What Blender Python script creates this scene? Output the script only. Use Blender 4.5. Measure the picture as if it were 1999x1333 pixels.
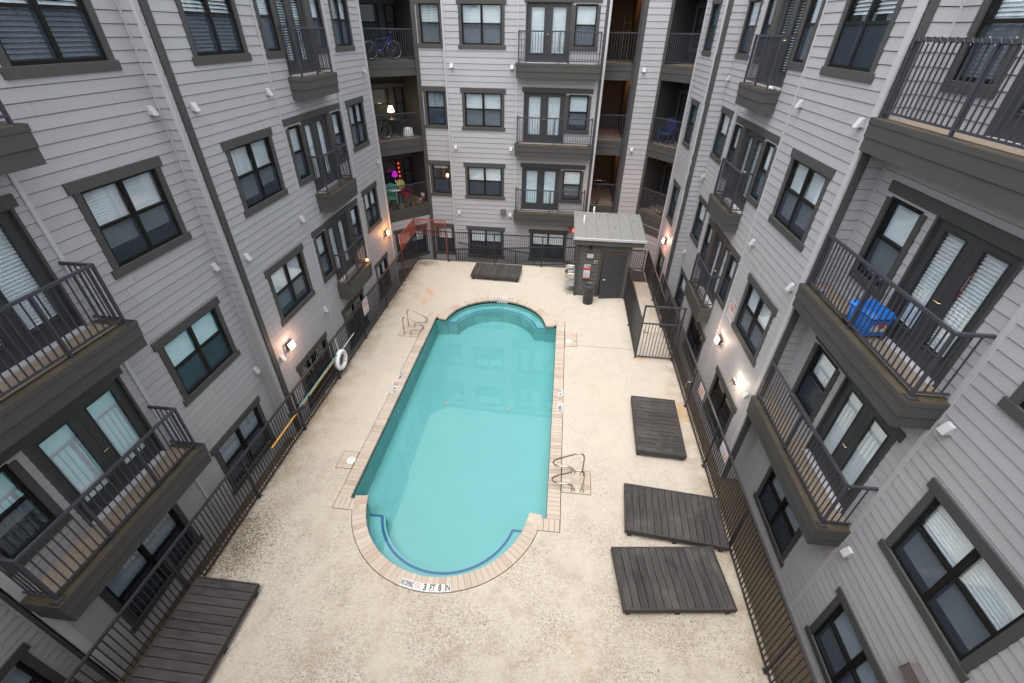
import bpy, math, random
from mathutils import Matrix, Vector
random.seed(7)
R = math.radians
scene = bpy.context.scene
for o in list(bpy.data.objects): bpy.data.objects.remove(o)
COL = scene.collection

# ------------------------------------------------------------------ camera, world, sun, exposure
H = 9.6
def camera():
    pitch, yaw, roll = R(34.939), R(5.742), R(-0.966)
    f = Vector((-math.sin(yaw)*math.cos(pitch), math.cos(yaw)*math.cos(pitch), -math.sin(pitch)))
    r = Vector((math.cos(yaw), math.sin(yaw), 0)); d = f.cross(r)
    r2 = r*math.cos(roll)+d*math.sin(roll); d2 = -r*math.sin(roll)+d*math.cos(roll)
    cam = bpy.data.cameras.new('camera'); cam.lens = 15.68; cam.sensor_width = 36
    cam.clip_start = .05; cam.clip_end = 500
    o = bpy.data.objects.new('camera', cam); COL.objects.link(o)
    m = Matrix((r2, -d2, -f)).transposed().to_4x4(); m.translation = (0, 0, H); o.matrix_world = m
    scene.camera = o
camera()
SUN_EL, SUN_AZ = R(72), R(200)
world = bpy.data.worlds.new('World'); scene.world = world; world.use_nodes = True
wn = world.node_tree; wn.nodes.clear()
sky = wn.nodes.new('ShaderNodeTexSky'); sky.sky_type = 'NISHITA'; sky.sun_disc = False
sky.sun_elevation = SUN_EL; sky.sun_rotation = SUN_AZ; sky.air_density = 1.0; sky.dust_density = 4.0; sky.ozone_density = 1.0
hs = wn.nodes.new('ShaderNodeHueSaturation'); hs.inputs['Saturation'].default_value = .22
bg = wn.nodes.new('ShaderNodeBackground'); bg.inputs['Strength'].default_value = .15
wo = wn.nodes.new('ShaderNodeOutputWorld')
wn.links.new(sky.outputs[0], hs.inputs['Color']); wn.links.new(hs.outputs[0], bg.inputs[0]); wn.links.new(bg.outputs[0], wo.inputs[0])
sl = bpy.data.lights.new('sun', 'SUN'); sl.energy = .5; sl.angle = R(60); sl.color = (1, .97, .94)
so = bpy.data.objects.new('sun', sl); COL.objects.link(so)
so.rotation_euler = (R(90)-SUN_EL, 0, math.pi-SUN_AZ); so.location = (0, 0, 30)
scene.view_settings.view_transform = 'Standard'; scene.view_settings.look = 'None'
scene.view_settings.exposure = 1.62; scene.view_settings.gamma = 1
scene.render.engine = 'CYCLES'
scene.render.filter_size = 1.2; scene.cycles.use_denoising = True; scene.cycles.denoising_prefilter = 'ACCURATE'; scene.cycles.transparent_max_bounces = 24
scene.cycles.max_bounces = 8; scene.cycles.diffuse_bounces = 4; scene.cycles.glossy_bounces = 3; scene.cycles.sample_clamp_indirect = 6

# ------------------------------------------------------------------ materials
MATS = {}
class NT:
    def __init__(s, name):
        s.m = bpy.data.materials.new(name); s.m.use_nodes = True; s.t = s.m.node_tree; s.t.nodes.clear()
        s.out = s.t.nodes.new('ShaderNodeOutputMaterial'); MATS[name] = s.m
    def n(s, typ, ins=None, **kw):
        nd = s.t.nodes.new('ShaderNode'+typ)
        for k, v in kw.items(): setattr(nd, k, v)
        for k, v in (ins or {}).items():
            if isinstance(v, bpy.types.NodeSocket): s.t.links.new(v, nd.inputs[k])
            else: nd.inputs[k].default_value = v
        return nd
    def math(s, op, a, b=0.0, c=0.0, clamp=False):
        nd = s.n('Math', {0: a, 1: b, 2: c}, operation=op); nd.use_clamp = clamp; return nd.outputs[0]
    def mix(s, fac, a, b, typ='MIX'):
        nd = s.n('Mix', data_type='RGBA', blend_type=typ)
        for i, v in ((0, fac), (6, a), (7, b)):
            if isinstance(v, bpy.types.NodeSocket): s.t.links.new(v, nd.inputs[i])
            else: nd.inputs[i].default_value = v if i == 0 else (tuple(v)+(1,))[:4]
        return nd.outputs[2]
    def ss(s, x, a, b):
        nd = s.n('MapRange', {0: x, 1: a, 2: b, 3: 0., 4: 1.}); nd.interpolation_type = 'SMOOTHSTEP'; return nd.outputs[0]
    def noise(s, scale, detail=3, rough=.55, vec=None, dist=0.):
        i = {'Scale': scale, 'Detail': detail, 'Roughness': rough, 'Distortion': dist}
        if vec is not None: i['Vector'] = vec
        return s.n('TexNoise', i).outputs['Fac']
    def pos(s, sc=(1, 1, 1)):
        g = s.n('NewGeometry').outputs['Position']
        return s.n('Mapping', {'Vector': g, 'Scale': sc}).outputs[0] if sc != (1, 1, 1) else g
    def bsdf(s, col, rough=.6, metal=0., bump=None, bstr=.2, bdist=.01, spec=.5):
        i = {'Base Color': col if isinstance(col, bpy.types.NodeSocket) else (tuple(col)+(1,))[:4], 'Roughness': rough, 'Metallic': metal, 'Specular IOR Level': spec}
        if bump is not None: i['Normal'] = s.n('Bump', {'Height': bump, 'Strength': bstr, 'Distance': bdist}).outputs[0]
        b = s.n('BsdfPrincipled', i); s.t.links.new(b.outputs[0], s.out.inputs[0]); return b
def painted(name, col, rough=.55, var=.06, dirt=.25, grain=True, spec=.4, dirtcol=None, objvar=.05):
    t = NT(name); p = t.pos()
    n1 = t.noise(1.3, 4, .6, p); n2 = t.noise(1, 4, .6, t.pos((6, 6, 1.2)))
    oi = t.n('ObjectInfo').outputs['Random']
    v = t.math('ADD', t.math('MULTIPLY', t.math('SUBTRACT', n1, .5), var*2), t.math('MULTIPLY', t.math('SUBTRACT', oi, .5), objvar*2))
    v = t.math('ADD', v, 1.0)
    c = t.n('HueSaturation', {'Color': tuple(col)+(1,), 'Value': v, 'Saturation': 1.0, 'Hue': .5, 'Fac': 1.0}).outputs[0]
    dc = dirtcol or tuple(x*.55 for x in col)
    c = t.mix(t.math('MULTIPLY', t.ss(n2, .55, .8), dirt), c, dc)
    bump = t.noise(1, 3, .6, t.pos((9, 9, 60))) if grain else t.noise(60, 2, .5, p)
    t.bsdf(c, rough, bump=bump, bstr=.12, bdist=.01, spec=spec); return t.m
def flat(name, col, rough=.5, metal=0., spec=.5, var=.12, scale=8):
    t = NT(name); n = t.noise(scale, 3, .6, t.pos())
    c = t.mix(n, tuple(x*(1-var) for x in col), tuple(min(1, x*(1+var)) for x in col))
    t.bsdf(c, rough, metal, spec=spec); return t.m
def emis(name, col, strength):
    t = NT(name); e = t.n('Emission', {'Color': tuple(col)+(1,), 'Strength': strength}); t.t.links.new(e.outputs[0], t.out.inputs[0]); return t.m

painted('siding', (.338, .334, .349), .6, .06, .22, spec=.25, dirtcol=(.24, .235, .235), objvar=.035)
painted('siding_warm', (.33, .31, .31), .6, .05, .12, spec=.25)
painted('corner_paint', (.40, .395, .41), .55, .05, .15, grain=False, spec=.25)
painted('trim', (.064, .063, .060), .65, .12, .35, dirtcol=(.082, .08, .074), spec=.15)
painted('shed_siding', (.095, .090, .083), .6, .08, .2, spec=.2)
painted('door_paint', (.045, .046, .049), .5, .08, .1, grain=False, spec=.25)
painted('rail_paint', (.042, .043, .054), .5, .1, .2, grain=False, spec=.3)
painted('fence_paint', (.030, .029, .031), .5, .12, .3, grain=False, dirtcol=(.05, .042, .036), spec=.25)
painted('red_paint', (.32, .07, .04), .45, .1, .2, grain=False)
flat('bronze', (.009, .0085, .0085), .5, spec=.15)
flat('interior', (.012, .012, .014), .8)
flat('vent_white', (.40, .40, .405), .5, var=.06)
flat('white_plastic', (.55, .55, .54), .4, var=.05)
flat('white_tile', (.50, .50, .495), .4, var=.04, scale=30)
flat('black_ink', (.02, .02, .02), .5)
flat('red_ink', (.45, .05, .05), .5)
flat('blue_ink', (.06, .07, .28), .5)
flat('grey_ink', (.32, .31, .40), .5)
flat('steel', (.55, .54, .52), .22, 1.)
flat('steel_worn', (.42, .37, .32), .3, 1.)
flat('brass', (.7, .55, .3), .25, 1.)
flat('black_rubber', (.018, .018, .018), .6)
flat('grey_plastic', (.06, .062, .07), .45)
flat('cooler_blue', (.01, .16, .62), .35, var=.05)
flat('ladder_yellow', (.09, .055, .012), .5)
flat('yellow_pole', (.75, .38, .03), .35)
flat('blue_pole', (.10, .36, .44), .35)
flat('ring_white', (.72, .72, .72), .6)
flat('bike_blue', (.015, .035, .28), .3)
flat('bike_dark', (.03, .03, .035), .4)
flat('chair_blue', (.012, .03, .12), .7)
flat('turquoise', (.08, .36, .28), .5)
flat('chair_red', (.32, .02, .025), .5)
flat('terracotta', (.42, .10, .035), .7)
flat('leaf', (.06, .14, .03), .6, var=.5, scale=40)
flat('soil', (.05, .04, .03), .9)
flat('crack', (.17, .13, .095), .9)
flat('cloth_white', (.7, .69, .72), .8, var=.3, scale=14)
flat('wicker', (.30, .27, .08), .7, var=.6, scale=10)
flat('orange_wood', (.30, .11, .03), .5)
flat('brown_lamp', (.08, .065, .06), .5)
flat('mosaic_blue', (.03, .10, .24), .3, var=.25, scale=60)
flat('blind', (.84, .85, .83), .55, var=.05)
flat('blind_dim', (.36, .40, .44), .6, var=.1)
flat('blind_teal', (.14, .38, .42), .6, var=.1)
flat('loggia_shade', (.032, .032, .032), .7, var=.2)  # near-black wall colour stands in for the shade inside the loggias
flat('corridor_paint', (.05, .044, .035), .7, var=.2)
emis('lamp_glow', (1, .62, .42), 14); emis('lamp_orange', (1, .42, .12), 12); emis('flood_glow', (1, .85, .62), 25)
emis('shade_glow', (1, .72, .32), 5); emis('purple_glow', (.6, .02, .6), .28); emis('red_bulb', (1, .06, .02), 1.4); emis('exit_red', (1, .12, .08), .8)
emis('room_orange', (1, .36, .08), 1.0)

def schlick(t, f0, nrm=None):
    i = {'Blend': .5}
    if nrm is not None: i['Normal'] = nrm
    f = t.n('LayerWeight', i).outputs['Facing']
    return t.math('ADD', t.math('MULTIPLY', t.math('POWER', f, 5.), 1-f0), f0)
def glass(name, tint, ior):
    t = NT(name); fr = schlick(t, ior)
    tr = t.n('BsdfTransparent', {'Color': tuple(tint)+(1,)}); gl = t.n('BsdfGlossy', {'Color': (.88, .95, 1, 1), 'Roughness': .015})
    wav = t.noise(.8, 2, .5, t.pos()); b = t.n('Bump', {'Height': wav, 'Strength': .05, 'Distance': .02}).outputs[0]
    t.t.links.new(b, gl.inputs['Normal'])
    mx = t.n('MixShader', {0: fr, 1: tr.outputs[0], 2: gl.outputs[0]}); t.t.links.new(mx.outputs[0], t.out.inputs[0])
glass('glass', (.93, .962, .98), .11)
def screen():
    t = NT('screen'); tr = t.n('BsdfTransparent'); df = t.n('BsdfDiffuse', {'Color': (.058, .072, .095, 1)})
    mx = t.n('MixShader', {0: .34, 1: tr.outputs[0], 2: df.outputs[0]}); t.t.links.new(mx.outputs[0], t.out.inputs[0])
screen()
def water():
    t = NT('water'); p = t.pos((1, 1, 1))
    h1 = t.noise(2.2, 2, .5, p); h2 = t.noise(9, 2, .5, p)
    b = t.n('Bump', {'Height': t.math('ADD', h1, t.math('MULTIPLY', h2, .12)), 'Strength': .03, 'Distance': .05}).outputs[0]
    fr = schlick(t, .06, b)
    tr = t.n('BsdfTransparent', {'Color': (.655, .835, .83, 1)}); gl = t.n('BsdfGlossy', {'Color': (1, 1, 1, 1), 'Roughness': .01, 'Normal': b})
    mx = t.n('MixShader', {0: fr, 1: tr.outputs[0], 2: gl.outputs[0]}); t.t.links.new(mx.outputs[0], t.out.inputs[0])
water()
def plaster():
    t = NT('plaster'); p = t.pos(); n = t.noise(1.1, 4, .6, p); n2 = t.noise(30, 2, .5, p)
    c = t.mix(n, (.19, .392, .397), (.222, .435, .442)); c = t.mix(t.math('MULTIPLY', t.ss(n2, .6, .8), .15), c, (.185, .37, .37))
    t.bsdf(c, .7)
plaster()
def deckmat():
    t = NT('deck_concrete'); p = t.pos(); sep = t.n('SeparateXYZ', {0: p}); x, y = sep.outputs[0], sep.outputs[1]
    big = t.noise(.35, 4, .6, p); mid = t.noise(2.2, 4, .6, p)
    worm = t.noise(1, 4, .62, t.pos((24, 34, 1)), 1.8)
    fine = t.noise(70, 3, .6, p)
    c = t.mix(t.ss(big, .3, .7), (.41, .365, .30), (.45, .408, .346))
    c = t.mix(t.math('MULTIPLY', t.ss(mid, .45, .75), .22), c, (.305, .245, .175))
    # trowelled texture, stronger towards the near end of the slab where the coat is worn
    wear = t.math('ADD', t.math('MULTIPLY', t.ss(y, 11., 4.0), .62), .38)
    wear = t.math('MULTIPLY', wear, t.ss(t.noise(.7, 3, .6, p), .25, .65))
    c = t.mix(t.math('MULTIPLY', t.math('MULTIPLY', t.ss(worm, .47, .58), wear), .95), c, (.175, .145, .112))
    c = t.mix(t.math('MULTIPLY', t.ss(fine, .55, .8), .25), c, (.25, .21, .165))
    sp = t.ss(t.noise(45, 2, .5, p), .73, .78); c = t.mix(t.math('MULTIPLY', sp, .5), c, (.14, .11, .08))
    # mildew along the left fence and in the back left corner
    dl = t.math('ADD', x, 6.9)
    def spot(cx, cy, rx, ry):
        a = t.math('DIVIDE', t.math('SUBTRACT', x, cx), rx); b = t.math('DIVIDE', t.math('SUBTRACT', y, cy), ry)
        return t.math('SUBTRACT', 1., t.math('ADD', t.math('MULTIPLY', a, a), t.math('MULTIPLY', b, b)), clamp=True)
    m = t.math('MAXIMUM', spot(-6.9, 5.0, 1.5, 1.6), t.math('MAXIMUM', spot(-6.55, 19.9, 1.3, .55), t.math('MULTIPLY', t.ss(dl, .75, .0), t.ss(y, 11., 17.))))
    m = t.math('MAXIMUM', m, t.math('MULTIPLY', t.ss(dl, .5, 0.), .75))
    m = t.math('MAXIMUM', m, spot(.75, 17.95, .45, .5))
    m = t.math('MAXIMUM', m, t.math('MULTIPLY', spot(3.3, 4.4, 1.2, .8), .55))
    mm = t.ss(t.math('ADD', t.math('MULTIPLY', t.math('SUBTRACT', worm, .5), 3.4), t.math('MULTIPLY', m, t.math('ADD', .35, t.math('MULTIPLY', t.noise(2.6, 4, .65, p), 1.1)))), .58, .9)
    mm = t.math('MULTIPLY', mm, t.ss(m, .02, .3))
    c = t.mix(t.math('MULTIPLY', mm, .88), c, (.05, .042, .022))
    c = t.mix(t.math('MULTIPLY', t.ss(t.noise(1.1, 5, .7, p), .46, .72), t.math('MULTIPLY', t.ss(y, 9., 3.5), .45)), c, (.235, .19, .145))
    ed = t.math('MAXIMUM', t.ss(dl, 1.1, .1), t.ss(x, 3.6, 4.4)); c = t.mix(t.math('MULTIPLY', t.math('MULTIPLY', ed, t.ss(t.noise(1.6, 5, .7, p), .35, .65)), .55), c, (.20, .14, .075))
    rust = t.math('MAXIMUM', spot(-5.6, 16.6, .5, 1.0), t.math('MAXIMUM', spot(4.1, 10.6, .5, .9), t.math('MAXIMUM', spot(3.25, 13.15, .4, .2), t.math('MULTIPLY', spot(.9, 3.6, .8, .6), .2))))
    c = t.mix(t.math('MULTIPLY', t.math('MULTIPLY', rust, t.ss(mid, .38, .65)), .75), c, (.42, .20, .05))
    hb = t.math('ADD', t.math('MULTIPLY', worm, 1.), t.math('MULTIPLY', fine, .5))
    t.bsdf(c, .85, bump=hb, bstr=.35, bdist=.012, spec=.25)
deckmat()
def stone():
    t = NT('coping'); p = t.pos(); oi = t.n('ObjectInfo').outputs['Random']
    r = t.n('ValToRGB', {0: oi}); e = r.color_ramp.elements
    e[0].color = (.37, .31, .25, 1); e[1].color = (.425, .365, .305, 1)
    for q, cc in ((.3, (.40, .34, .28)), (.55, (.33, .26, .20)), (.62, (.42, .365, .31)), (.85, (.375, .305, .24))):
        k = e.new(q); k.color = cc+(1,)
    n = t.noise(7, 4, .65, p); c = t.mix(t.math('MULTIPLY', t.ss(n, .5, .78), .45), r.outputs[0], (.36, .25, .165))
    t.bsdf(c, .75, bump=t.noise(50, 3, .6, p), bstr=.2, bdist=.004, spec=.3)
stone()
def tileband():
    t = NT('tile_band'); p = t.pos(); v = t.n('TexVoronoi', {'Vector': p, 'Scale': 14}).outputs['Color']
    c = t.mix(.5, (.018, .02, .018), v, 'MULTIPLY'); n = t.noise(12, 3, .6, p)
    c = t.mix(t.ss(n, .5, .7), (.02, .022, .02), (.09, .06, .04)); t.bsdf(c, .25)
tileband()
def slabmat():
    t = NT('balcony_concrete'); p = t.pos(); n = t.noise(3, 4, .65, p); n2 = t.noise(14, 4, .6, p)
    c = t.mix(n, (.20, .158, .112), (.255, .212, .165)); c = t.mix(t.math('MULTIPLY', t.ss(n2, .45, .7), .6), c, (.16, .12, .08))
    t.bsdf(c, .85, bump=n2, bstr=.3)
    t = NT('slab_edge'); p = t.pos(); n = t.noise(2.5, 4, .65, p); n2 = t.noise(16, 3, .6, p)
    c = t.mix(t.ss(n, .35, .65), (.06, .043, .026), (.034, .028, .014)); c = t.mix(t.math('MULTIPLY', t.ss(n2, .4, .7), .7), c, (.03, .025, .014))
    t.bsdf(c, .85, bump=n2, bstr=.3)
    t = NT('soil_ground'); p = t.pos(); n = t.noise(1.7, 5, .65, p); n2 = t.noise(22, 4, .6, p)
    c = t.mix(n, (.040, .027, .014), (.075, .054, .032)); c = t.mix(t.ss(n2, .6, .75), c, (.2, .155, .11)); c = t.mix(t.ss(n2, .42, .3), c, (.03, .024, .014))
    t.bsdf(c, .9, bump=n2, bstr=.6, bdist=.03)
    t = NT('foundation'); p = t.pos(); n = t.noise(2.5, 5, .65, p); c = t.mix(n, (.10, .075, .04), (.22, .18, .13)); t.bsdf(c, .9)
slabmat()
def wood():
    t = NT('deck_wood'); p = t.n('TexCoord').outputs['Object']; oi = t.n('ObjectInfo').outputs['Random']
    mp = t.n('Mapping', {'Vector': p, 'Scale': (22, 1.6, 20)}).outputs[0]
    g = t.noise(1, 5, .65, mp); w = t.noise(1.7, 4, .6, t.pos())
    c = t.mix(oi, (.030, .027, .0265), (.050, .045, .044)); c = t.mix(t.math('MULTIPLY', t.ss(g, .42, .7), .6), c, (.082, .074, .071))
    c = t.mix(t.math('MULTIPLY', t.ss(w, .5, .72), .55), c, (.096, .087, .084)); c = t.mix(t.math('MULTIPLY', t.ss(w, .42, .28), .6), c, (.022, .019, .02))
    t.bsdf(c, .7, bump=g, bstr=.25, bdist=.005, spec=.15)
    t = NT('deck_wood_edge'); n = t.noise(1, 4, .6, t.pos((5, 5, 30))); t.bsdf(t.mix(n, (.038, .033, .031), (.07, .062, .059)), .7, spec=.15)
wood()
def roofmetal():
    t = NT('roof_metal'); n = t.noise(4, 4, .6, t.pos()); s = t.noise(9, 3, .6, t.pos((1, .15, 1)))
    c = t.mix(n, (.155, .155, .15), (.20, .20, .195)); c = t.mix(t.math('MULTIPLY', t.ss(s, .55, .75), .5), c, (.15, .125, .10)); t.bsdf(c, .5, spec=.4)
roofmetal()

# ------------------------------------------------------------------ mesh helpers
class MB:
    def __init__(s): s.v = []; s.f = []; s.mi = []; s.sm = []
    def add(s, vs, fs, mi=0, sm=False):
        b = len(s.v); s.v += [tuple(v) for v in vs]
        for f in fs: s.f.append(tuple(i+b for i in f)); s.mi.append(mi); s.sm.append(sm)
    def box(s, x0, x1, y0, y1, z0, z1, mi=0, M=None):
        vs = [(x0, y0, z0), (x1, y0, z0), (x1, y1, z0), (x0, y1, z0), (x0, y0, z1), (x1, y0, z1), (x1, y1, z1), (x0, y1, z1)]
        if M: vs = [M @ Vector(v) for v in vs]
        s.add(vs, [(0, 3, 2, 1), (4, 5, 6, 7), (0, 1, 5, 4), (1, 2, 6, 5), (2, 3, 7, 6), (3, 0, 4, 7)], mi); return s
    def bbox(s, x0, x1, y0, y1, z0, z1, b=.004, mi=0):      # box with chamfered top edges
        vs = [(x0, y0, z0), (x1, y0, z0), (x1, y1, z0), (x0, y1, z0), (x0, y0, z1-b), (x1, y0, z1-b), (x1, y1, z1-b), (x0, y1, z1-b),
              (x0+b, y0+b, z1), (x1-b, y0+b, z1), (x1-b, y1-b, z1), (x0+b, y1-b, z1)]
        s.add(vs, [(0, 3, 2, 1), (8, 9, 10, 11)]+[(i, (i+1) % 4, (i+1) % 4+4, i+4) for i in range(4)]+[(i+4, (i+1) % 4+4, (i+1) % 4+8, i+8) for i in range(4)], mi); return s
    def prism(s, poly, z0, z1, mi=0, top=True, bottom=True):
        n = len(poly); vs = [(p[0], p[1], z0) for p in poly]+[(p[0], p[1], z1) for p in poly]
        fs = [(i, (i+1) % n, (i+1) % n+n, i+n) for i in range(n)]
        if top: fs.append(tuple(range(n, 2*n)))
        if bottom: fs.append(tuple(range(n-1, -1, -1)))
        s.add(vs, fs, mi); return s
    def tube(s, pts, r, seg=8, mi=0, closed=False, caps=True):
        pts = [Vector(p) for p in pts]; n = len(pts); rings = []; up = None
        for i, p in enumerate(pts):
            a = pts[(i-1) % n] if (closed or i > 0) else p; b = pts[(i+1) % n] if (closed or i < n-1) else p
            d = (b-a).normalized()
            if up is None: up = Vector((0, 0, 1)) if abs(d.z) < .9 else Vector((1, 0, 0))
            x = d.cross(up)
            if x.length < 1e-4: x = d.cross(Vector((0, 1, .3)))
            x.normalize(); y = x.cross(d).normalized(); up = y
            rr = r[i] if isinstance(r, (list, tuple)) else r
            rings.append([p+(x*math.cos(2*math.pi*k/seg)+y*math.sin(2*math.pi*k/seg))*rr for k in range(seg)])
        vs = [v for rg in rings for v in rg]; fs = []
        for i in range(n if closed else n-1):
            j = (i+1) % n
            for k in range(seg): fs.append((i*seg+k, i*seg+(k+1) % seg, j*seg+(k+1) % seg, j*seg+k))
        s.add(vs, fs, mi, True)
        if caps and not closed: s.add(rings[0], [tuple(range(seg-1, -1, -1))], mi); s.add(rings[-1], [tuple(range(seg))], mi)
        return s
    def lathe(s, prof, seg=20, mi=0, c=(0, 0, 0), M=None):
        vs = []; fs = []; n = len(prof)
        for k in range(seg):
            a = 2*math.pi*k/seg
            for r, z in prof:
                v = Vector((c[0]+r*math.cos(a), c[1]+r*math.sin(a), c[2]+z)); vs.append(M @ v if M else v)
        for k in range(seg):
            j = (k+1) % seg
            for i in range(n-1): fs.append((k*n+i, j*n+i, j*n+i+1, k*n+i+1))
        s.add(vs, fs, mi, True); return s
    def mesh(s, name, mats):
        me = bpy.data.meshes.new(name); me.from_pydata(s.v, [], s.f)
        for m in (mats if isinstance(mats, (list, tuple)) else [mats]): me.materials.append(MATS[m])
        me.polygons.foreach_set('material_index', s.mi); me.polygons.foreach_set('use_smooth', s.sm); me.update(); return me
W = {}
I4 = Matrix.Identity(4)
T = Matrix.Translation
def put(name, me, M=I4, parent=None, **props):
    """link one object; M is its world matrix"""
    o = bpy.data.objects.new(name, me); COL.objects.link(o); M = M.copy(); W[o.name] = M
    if parent is not None:
        o.parent = parent; o.matrix_local = W[parent.name].inverted() @ M
    else: o.matrix_world = M
    for k, v in props.items(): o[k] = v
    return o
def thing(name, loc, label, cat, group=None, rz=0.):
    p = dict(label=label, category=cat)
    if group: p['group'] = group
    return put(name, None, T(Vector(loc)) @ Matrix.Rotation(rz, 4, 'Z'), None, **p)
CACHE = {}
def cached(key, fn):
    if key not in CACHE: CACHE[key] = fn()
    return CACHE[key]
def boxmesh(name, sx, sy, sz, mat, bev=0.):
    key = ('box', name, round(sx, 3), round(sy, 3), round(sz, 3), mat)
    return cached(key, lambda: (MB().bbox(-sx/2, sx/2, -sy/2, sy/2, -sz/2, sz/2, bev) if bev else MB().box(-sx/2, sx/2, -sy/2, sy/2, -sz/2, sz/2)).mesh(name, mat))
def boxobj(name, x0, x1, y0, y1, z0, z1, mat, parent, M=I4, bev=0., **p):
    return put(name, boxmesh(name, x1-x0, y1-y0, z1-z0, mat, bev), M @ T(((x0+x1)/2, (y0+y1)/2, (z0+z1)/2)), parent, **p)
def bar(name, a, b, w, mat, parent, **p):
    """square bar from a to b (world points), shared per length"""
    a, b = Vector(a), Vector(b); d = b-a; L = d.length
    me = cached(('bar', name, round(L, 3), w, mat), lambda: MB().box(-w/2, w/2, -w/2, w/2, 0, L).mesh(name, mat))
    z = d.normalized()
    if abs(z.z) > .999: M = T(a)
    else:
        x = Vector((0, 0, 1)).cross(z).normalized(); y = z.cross(x); M = Matrix((x, y, z)).transposed().to_4x4(); M.translation = a
    if z.z < -.999: M = T(b)
    return put(name, me, M, parent, **p)
def text_mesh(name, s, size, mat, width=None, bold=0.):
    c = bpy.data.curves.new('t', 'FONT'); c.body = s; c.size = size; c.align_x = 'CENTER'; c.align_y = 'CENTER'; c.extrude = .0015; c.offset = bold
    o = bpy.data.objects.new('t', c); COL.objects.link(o); bpy.context.view_layer.update()
    me = bpy.data.meshes.new_from_object(o.evaluated_get(bpy.context.evaluated_depsgraph_get())); me.name = name
    xs = [v.co.x for v in me.vertices]; wd = max(xs)-min(xs)
    if width:
        for v in me.vertices: v.co.x *= width/wd
    bpy.data.objects.remove(o); bpy.data.curves.remove(c); me.materials.clear(); me.materials.append(MATS[mat]); return me
def point_light(name, loc, col, watts, parent, r=.05):
    l = bpy.data.lights.new(name, 'POINT'); l.energy = watts; l.color = col; l.shadow_soft_size = r
    o = bpy.data.objects.new(name, l); COL.objects.link(o); o.parent = parent; o.matrix_local = W[parent.name].inverted() @ T(Vector(loc)); return o

FL = lambda n: -.65+3.05*(n-1)
GZ = -.67                                   # ground outside the raised pool deck
ZTOP = 10.95

# ------------------------------------------------------------------ apartment wings
BOARD = MB()
_g = .062
BOARD.add([(0, -.026, _g), (1, -.026, _g), (1, -.015, 1), (0, -.015, 1), (0, .004, _g), (1, .004, _g), (1, .004, 1), (0, .004, 1)],
          [(0, 1, 2, 3), (4, 5, 1, 0), (1, 5, 6, 2), (4, 0, 3, 7), (3, 2, 6, 7)])
class Wing:
    def __init__(s, loc, label):
        s.e = thing('apartment_wing', loc, label, 'building'); s.boards = {}
    def finish(s):
        for mat, bs in s.boards.items():
            pass
        allb = [(b, mat) for mat, bs in s.boards.items() for b in bs]
        def size(b):
            M, L, h = b; c = M @ Vector((L/2, 0, h/2)); d = (c-Vector((0, 0, H))).length
            return (L*h/d/d if c.z < 10.6 else 0)
        allb.sort(key=lambda q: -size(q[0])); rest = {}
        for (M, L, h), mat in allb[:298]:
            me = cached(('board', mat), lambda: BOARD.mesh('siding_board', mat))
            put('siding_board', me, M @ Matrix.Diagonal((L, 1, h, 1)), s.e)
        mb = MB(); mats = []
        for (M, L, h), mat in allb[298:]:
            if mat not in mats: mats.append(mat)
            S = M @ Matrix.Diagonal((L, 1, h, 1)); inv = T(-W[s.e.name].translation)
            mb.add([inv @ S @ Vector(v) for v in BOARD.v], BOARD.f, mats.index(mat))
        if mb.v: put('siding', mb.mesh('siding', mats), W[s.e.name], s.e, kind='stuff')
class Wall:
    """local x runs to the right seen from the court, -y is outwards, z is world height"""
    def __init__(s, wing, x, y, ang):
        s.w = wing; s.M = T((x, y, 0)) @ Matrix.Rotation(ang, 4, 'Z'); s.holes = []
    def m(s, u, z, d=0.): return s.M @ T((u, -d, z))
    def box(s, name, u0, u1, d0, d1, z0, z1, mat, parent=None, bev=0., **p):   # d outwards
        return boxobj(name, u0, u1, -d1, -d0, z0, z1, mat, parent or s.w.e, s.M, bev, **p)
    def build(s, u0, u1, z0, z1, ex=.187, zoff=8.277, mat='siding', core='siding'):
        us = sorted({u0, u1}|{q for h in s.holes for q in h[:2] if u0 < q < u1}); zs = sorted({z0, z1}|{q for h in s.holes for q in h[2:] if z0 < q < z1})
        mb = MB()
        for a, b in zip(us, us[1:]):
            for c, d in zip(zs, zs[1:]):
                mu, mz = (a+b)/2, (c+d)/2
                if any(h[0] < mu < h[1] and h[2] < mz < h[3] for h in s.holes): continue
                mb.add([(a, .012, c), (b, .012, c), (b, .012, d), (a, .012, d)], [(0, 1, 2, 3)])
        put('wall', mb.mesh('wall', core), s.M, s.w.e)
        z = zoff-math.ceil((zoff-z0)/ex)*ex; bs = []
        while z < z1:
            za, zb = max(z, z0), min(z+ex, z1); z += ex
            if zb-za < .02: continue
            hs = sorted(h for h in s.holes if h[2] < zb-.012 and h[3] > za+.012 and h[1] > u0 and h[0] < u1)
            cur = u0
            for h in hs:
                if h[0] > cur+.02: bs.append((s.m(cur, za), h[0]-cur, zb-za))
                if zb-h[3] > .12: bs.append((s.m(h[0], h[3]), h[1]-h[0], zb-h[3]))
                if h[2]-za > .12: bs.append((s.m(h[0], za), h[1]-h[0], h[2]-za))
                cur = max(cur, h[1])
            if u1 > cur+.02: bs.append((s.m(cur, za), u1-cur, zb-za))
        for q in [b for b in bs if b[1] > 2.2 and random.random() < .55]:
            k = random.uniform(.25, .75)*q[1]; bs.remove(q); bs.append((q[0], k-.002, q[2])); bs.append((q[0] @ T((k+.002, random.uniform(-.0015, .0015), 0)), q[1]-k-.002, q[2]))
        s.w.boards.setdefault(mat, []).extend(bs)

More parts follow.
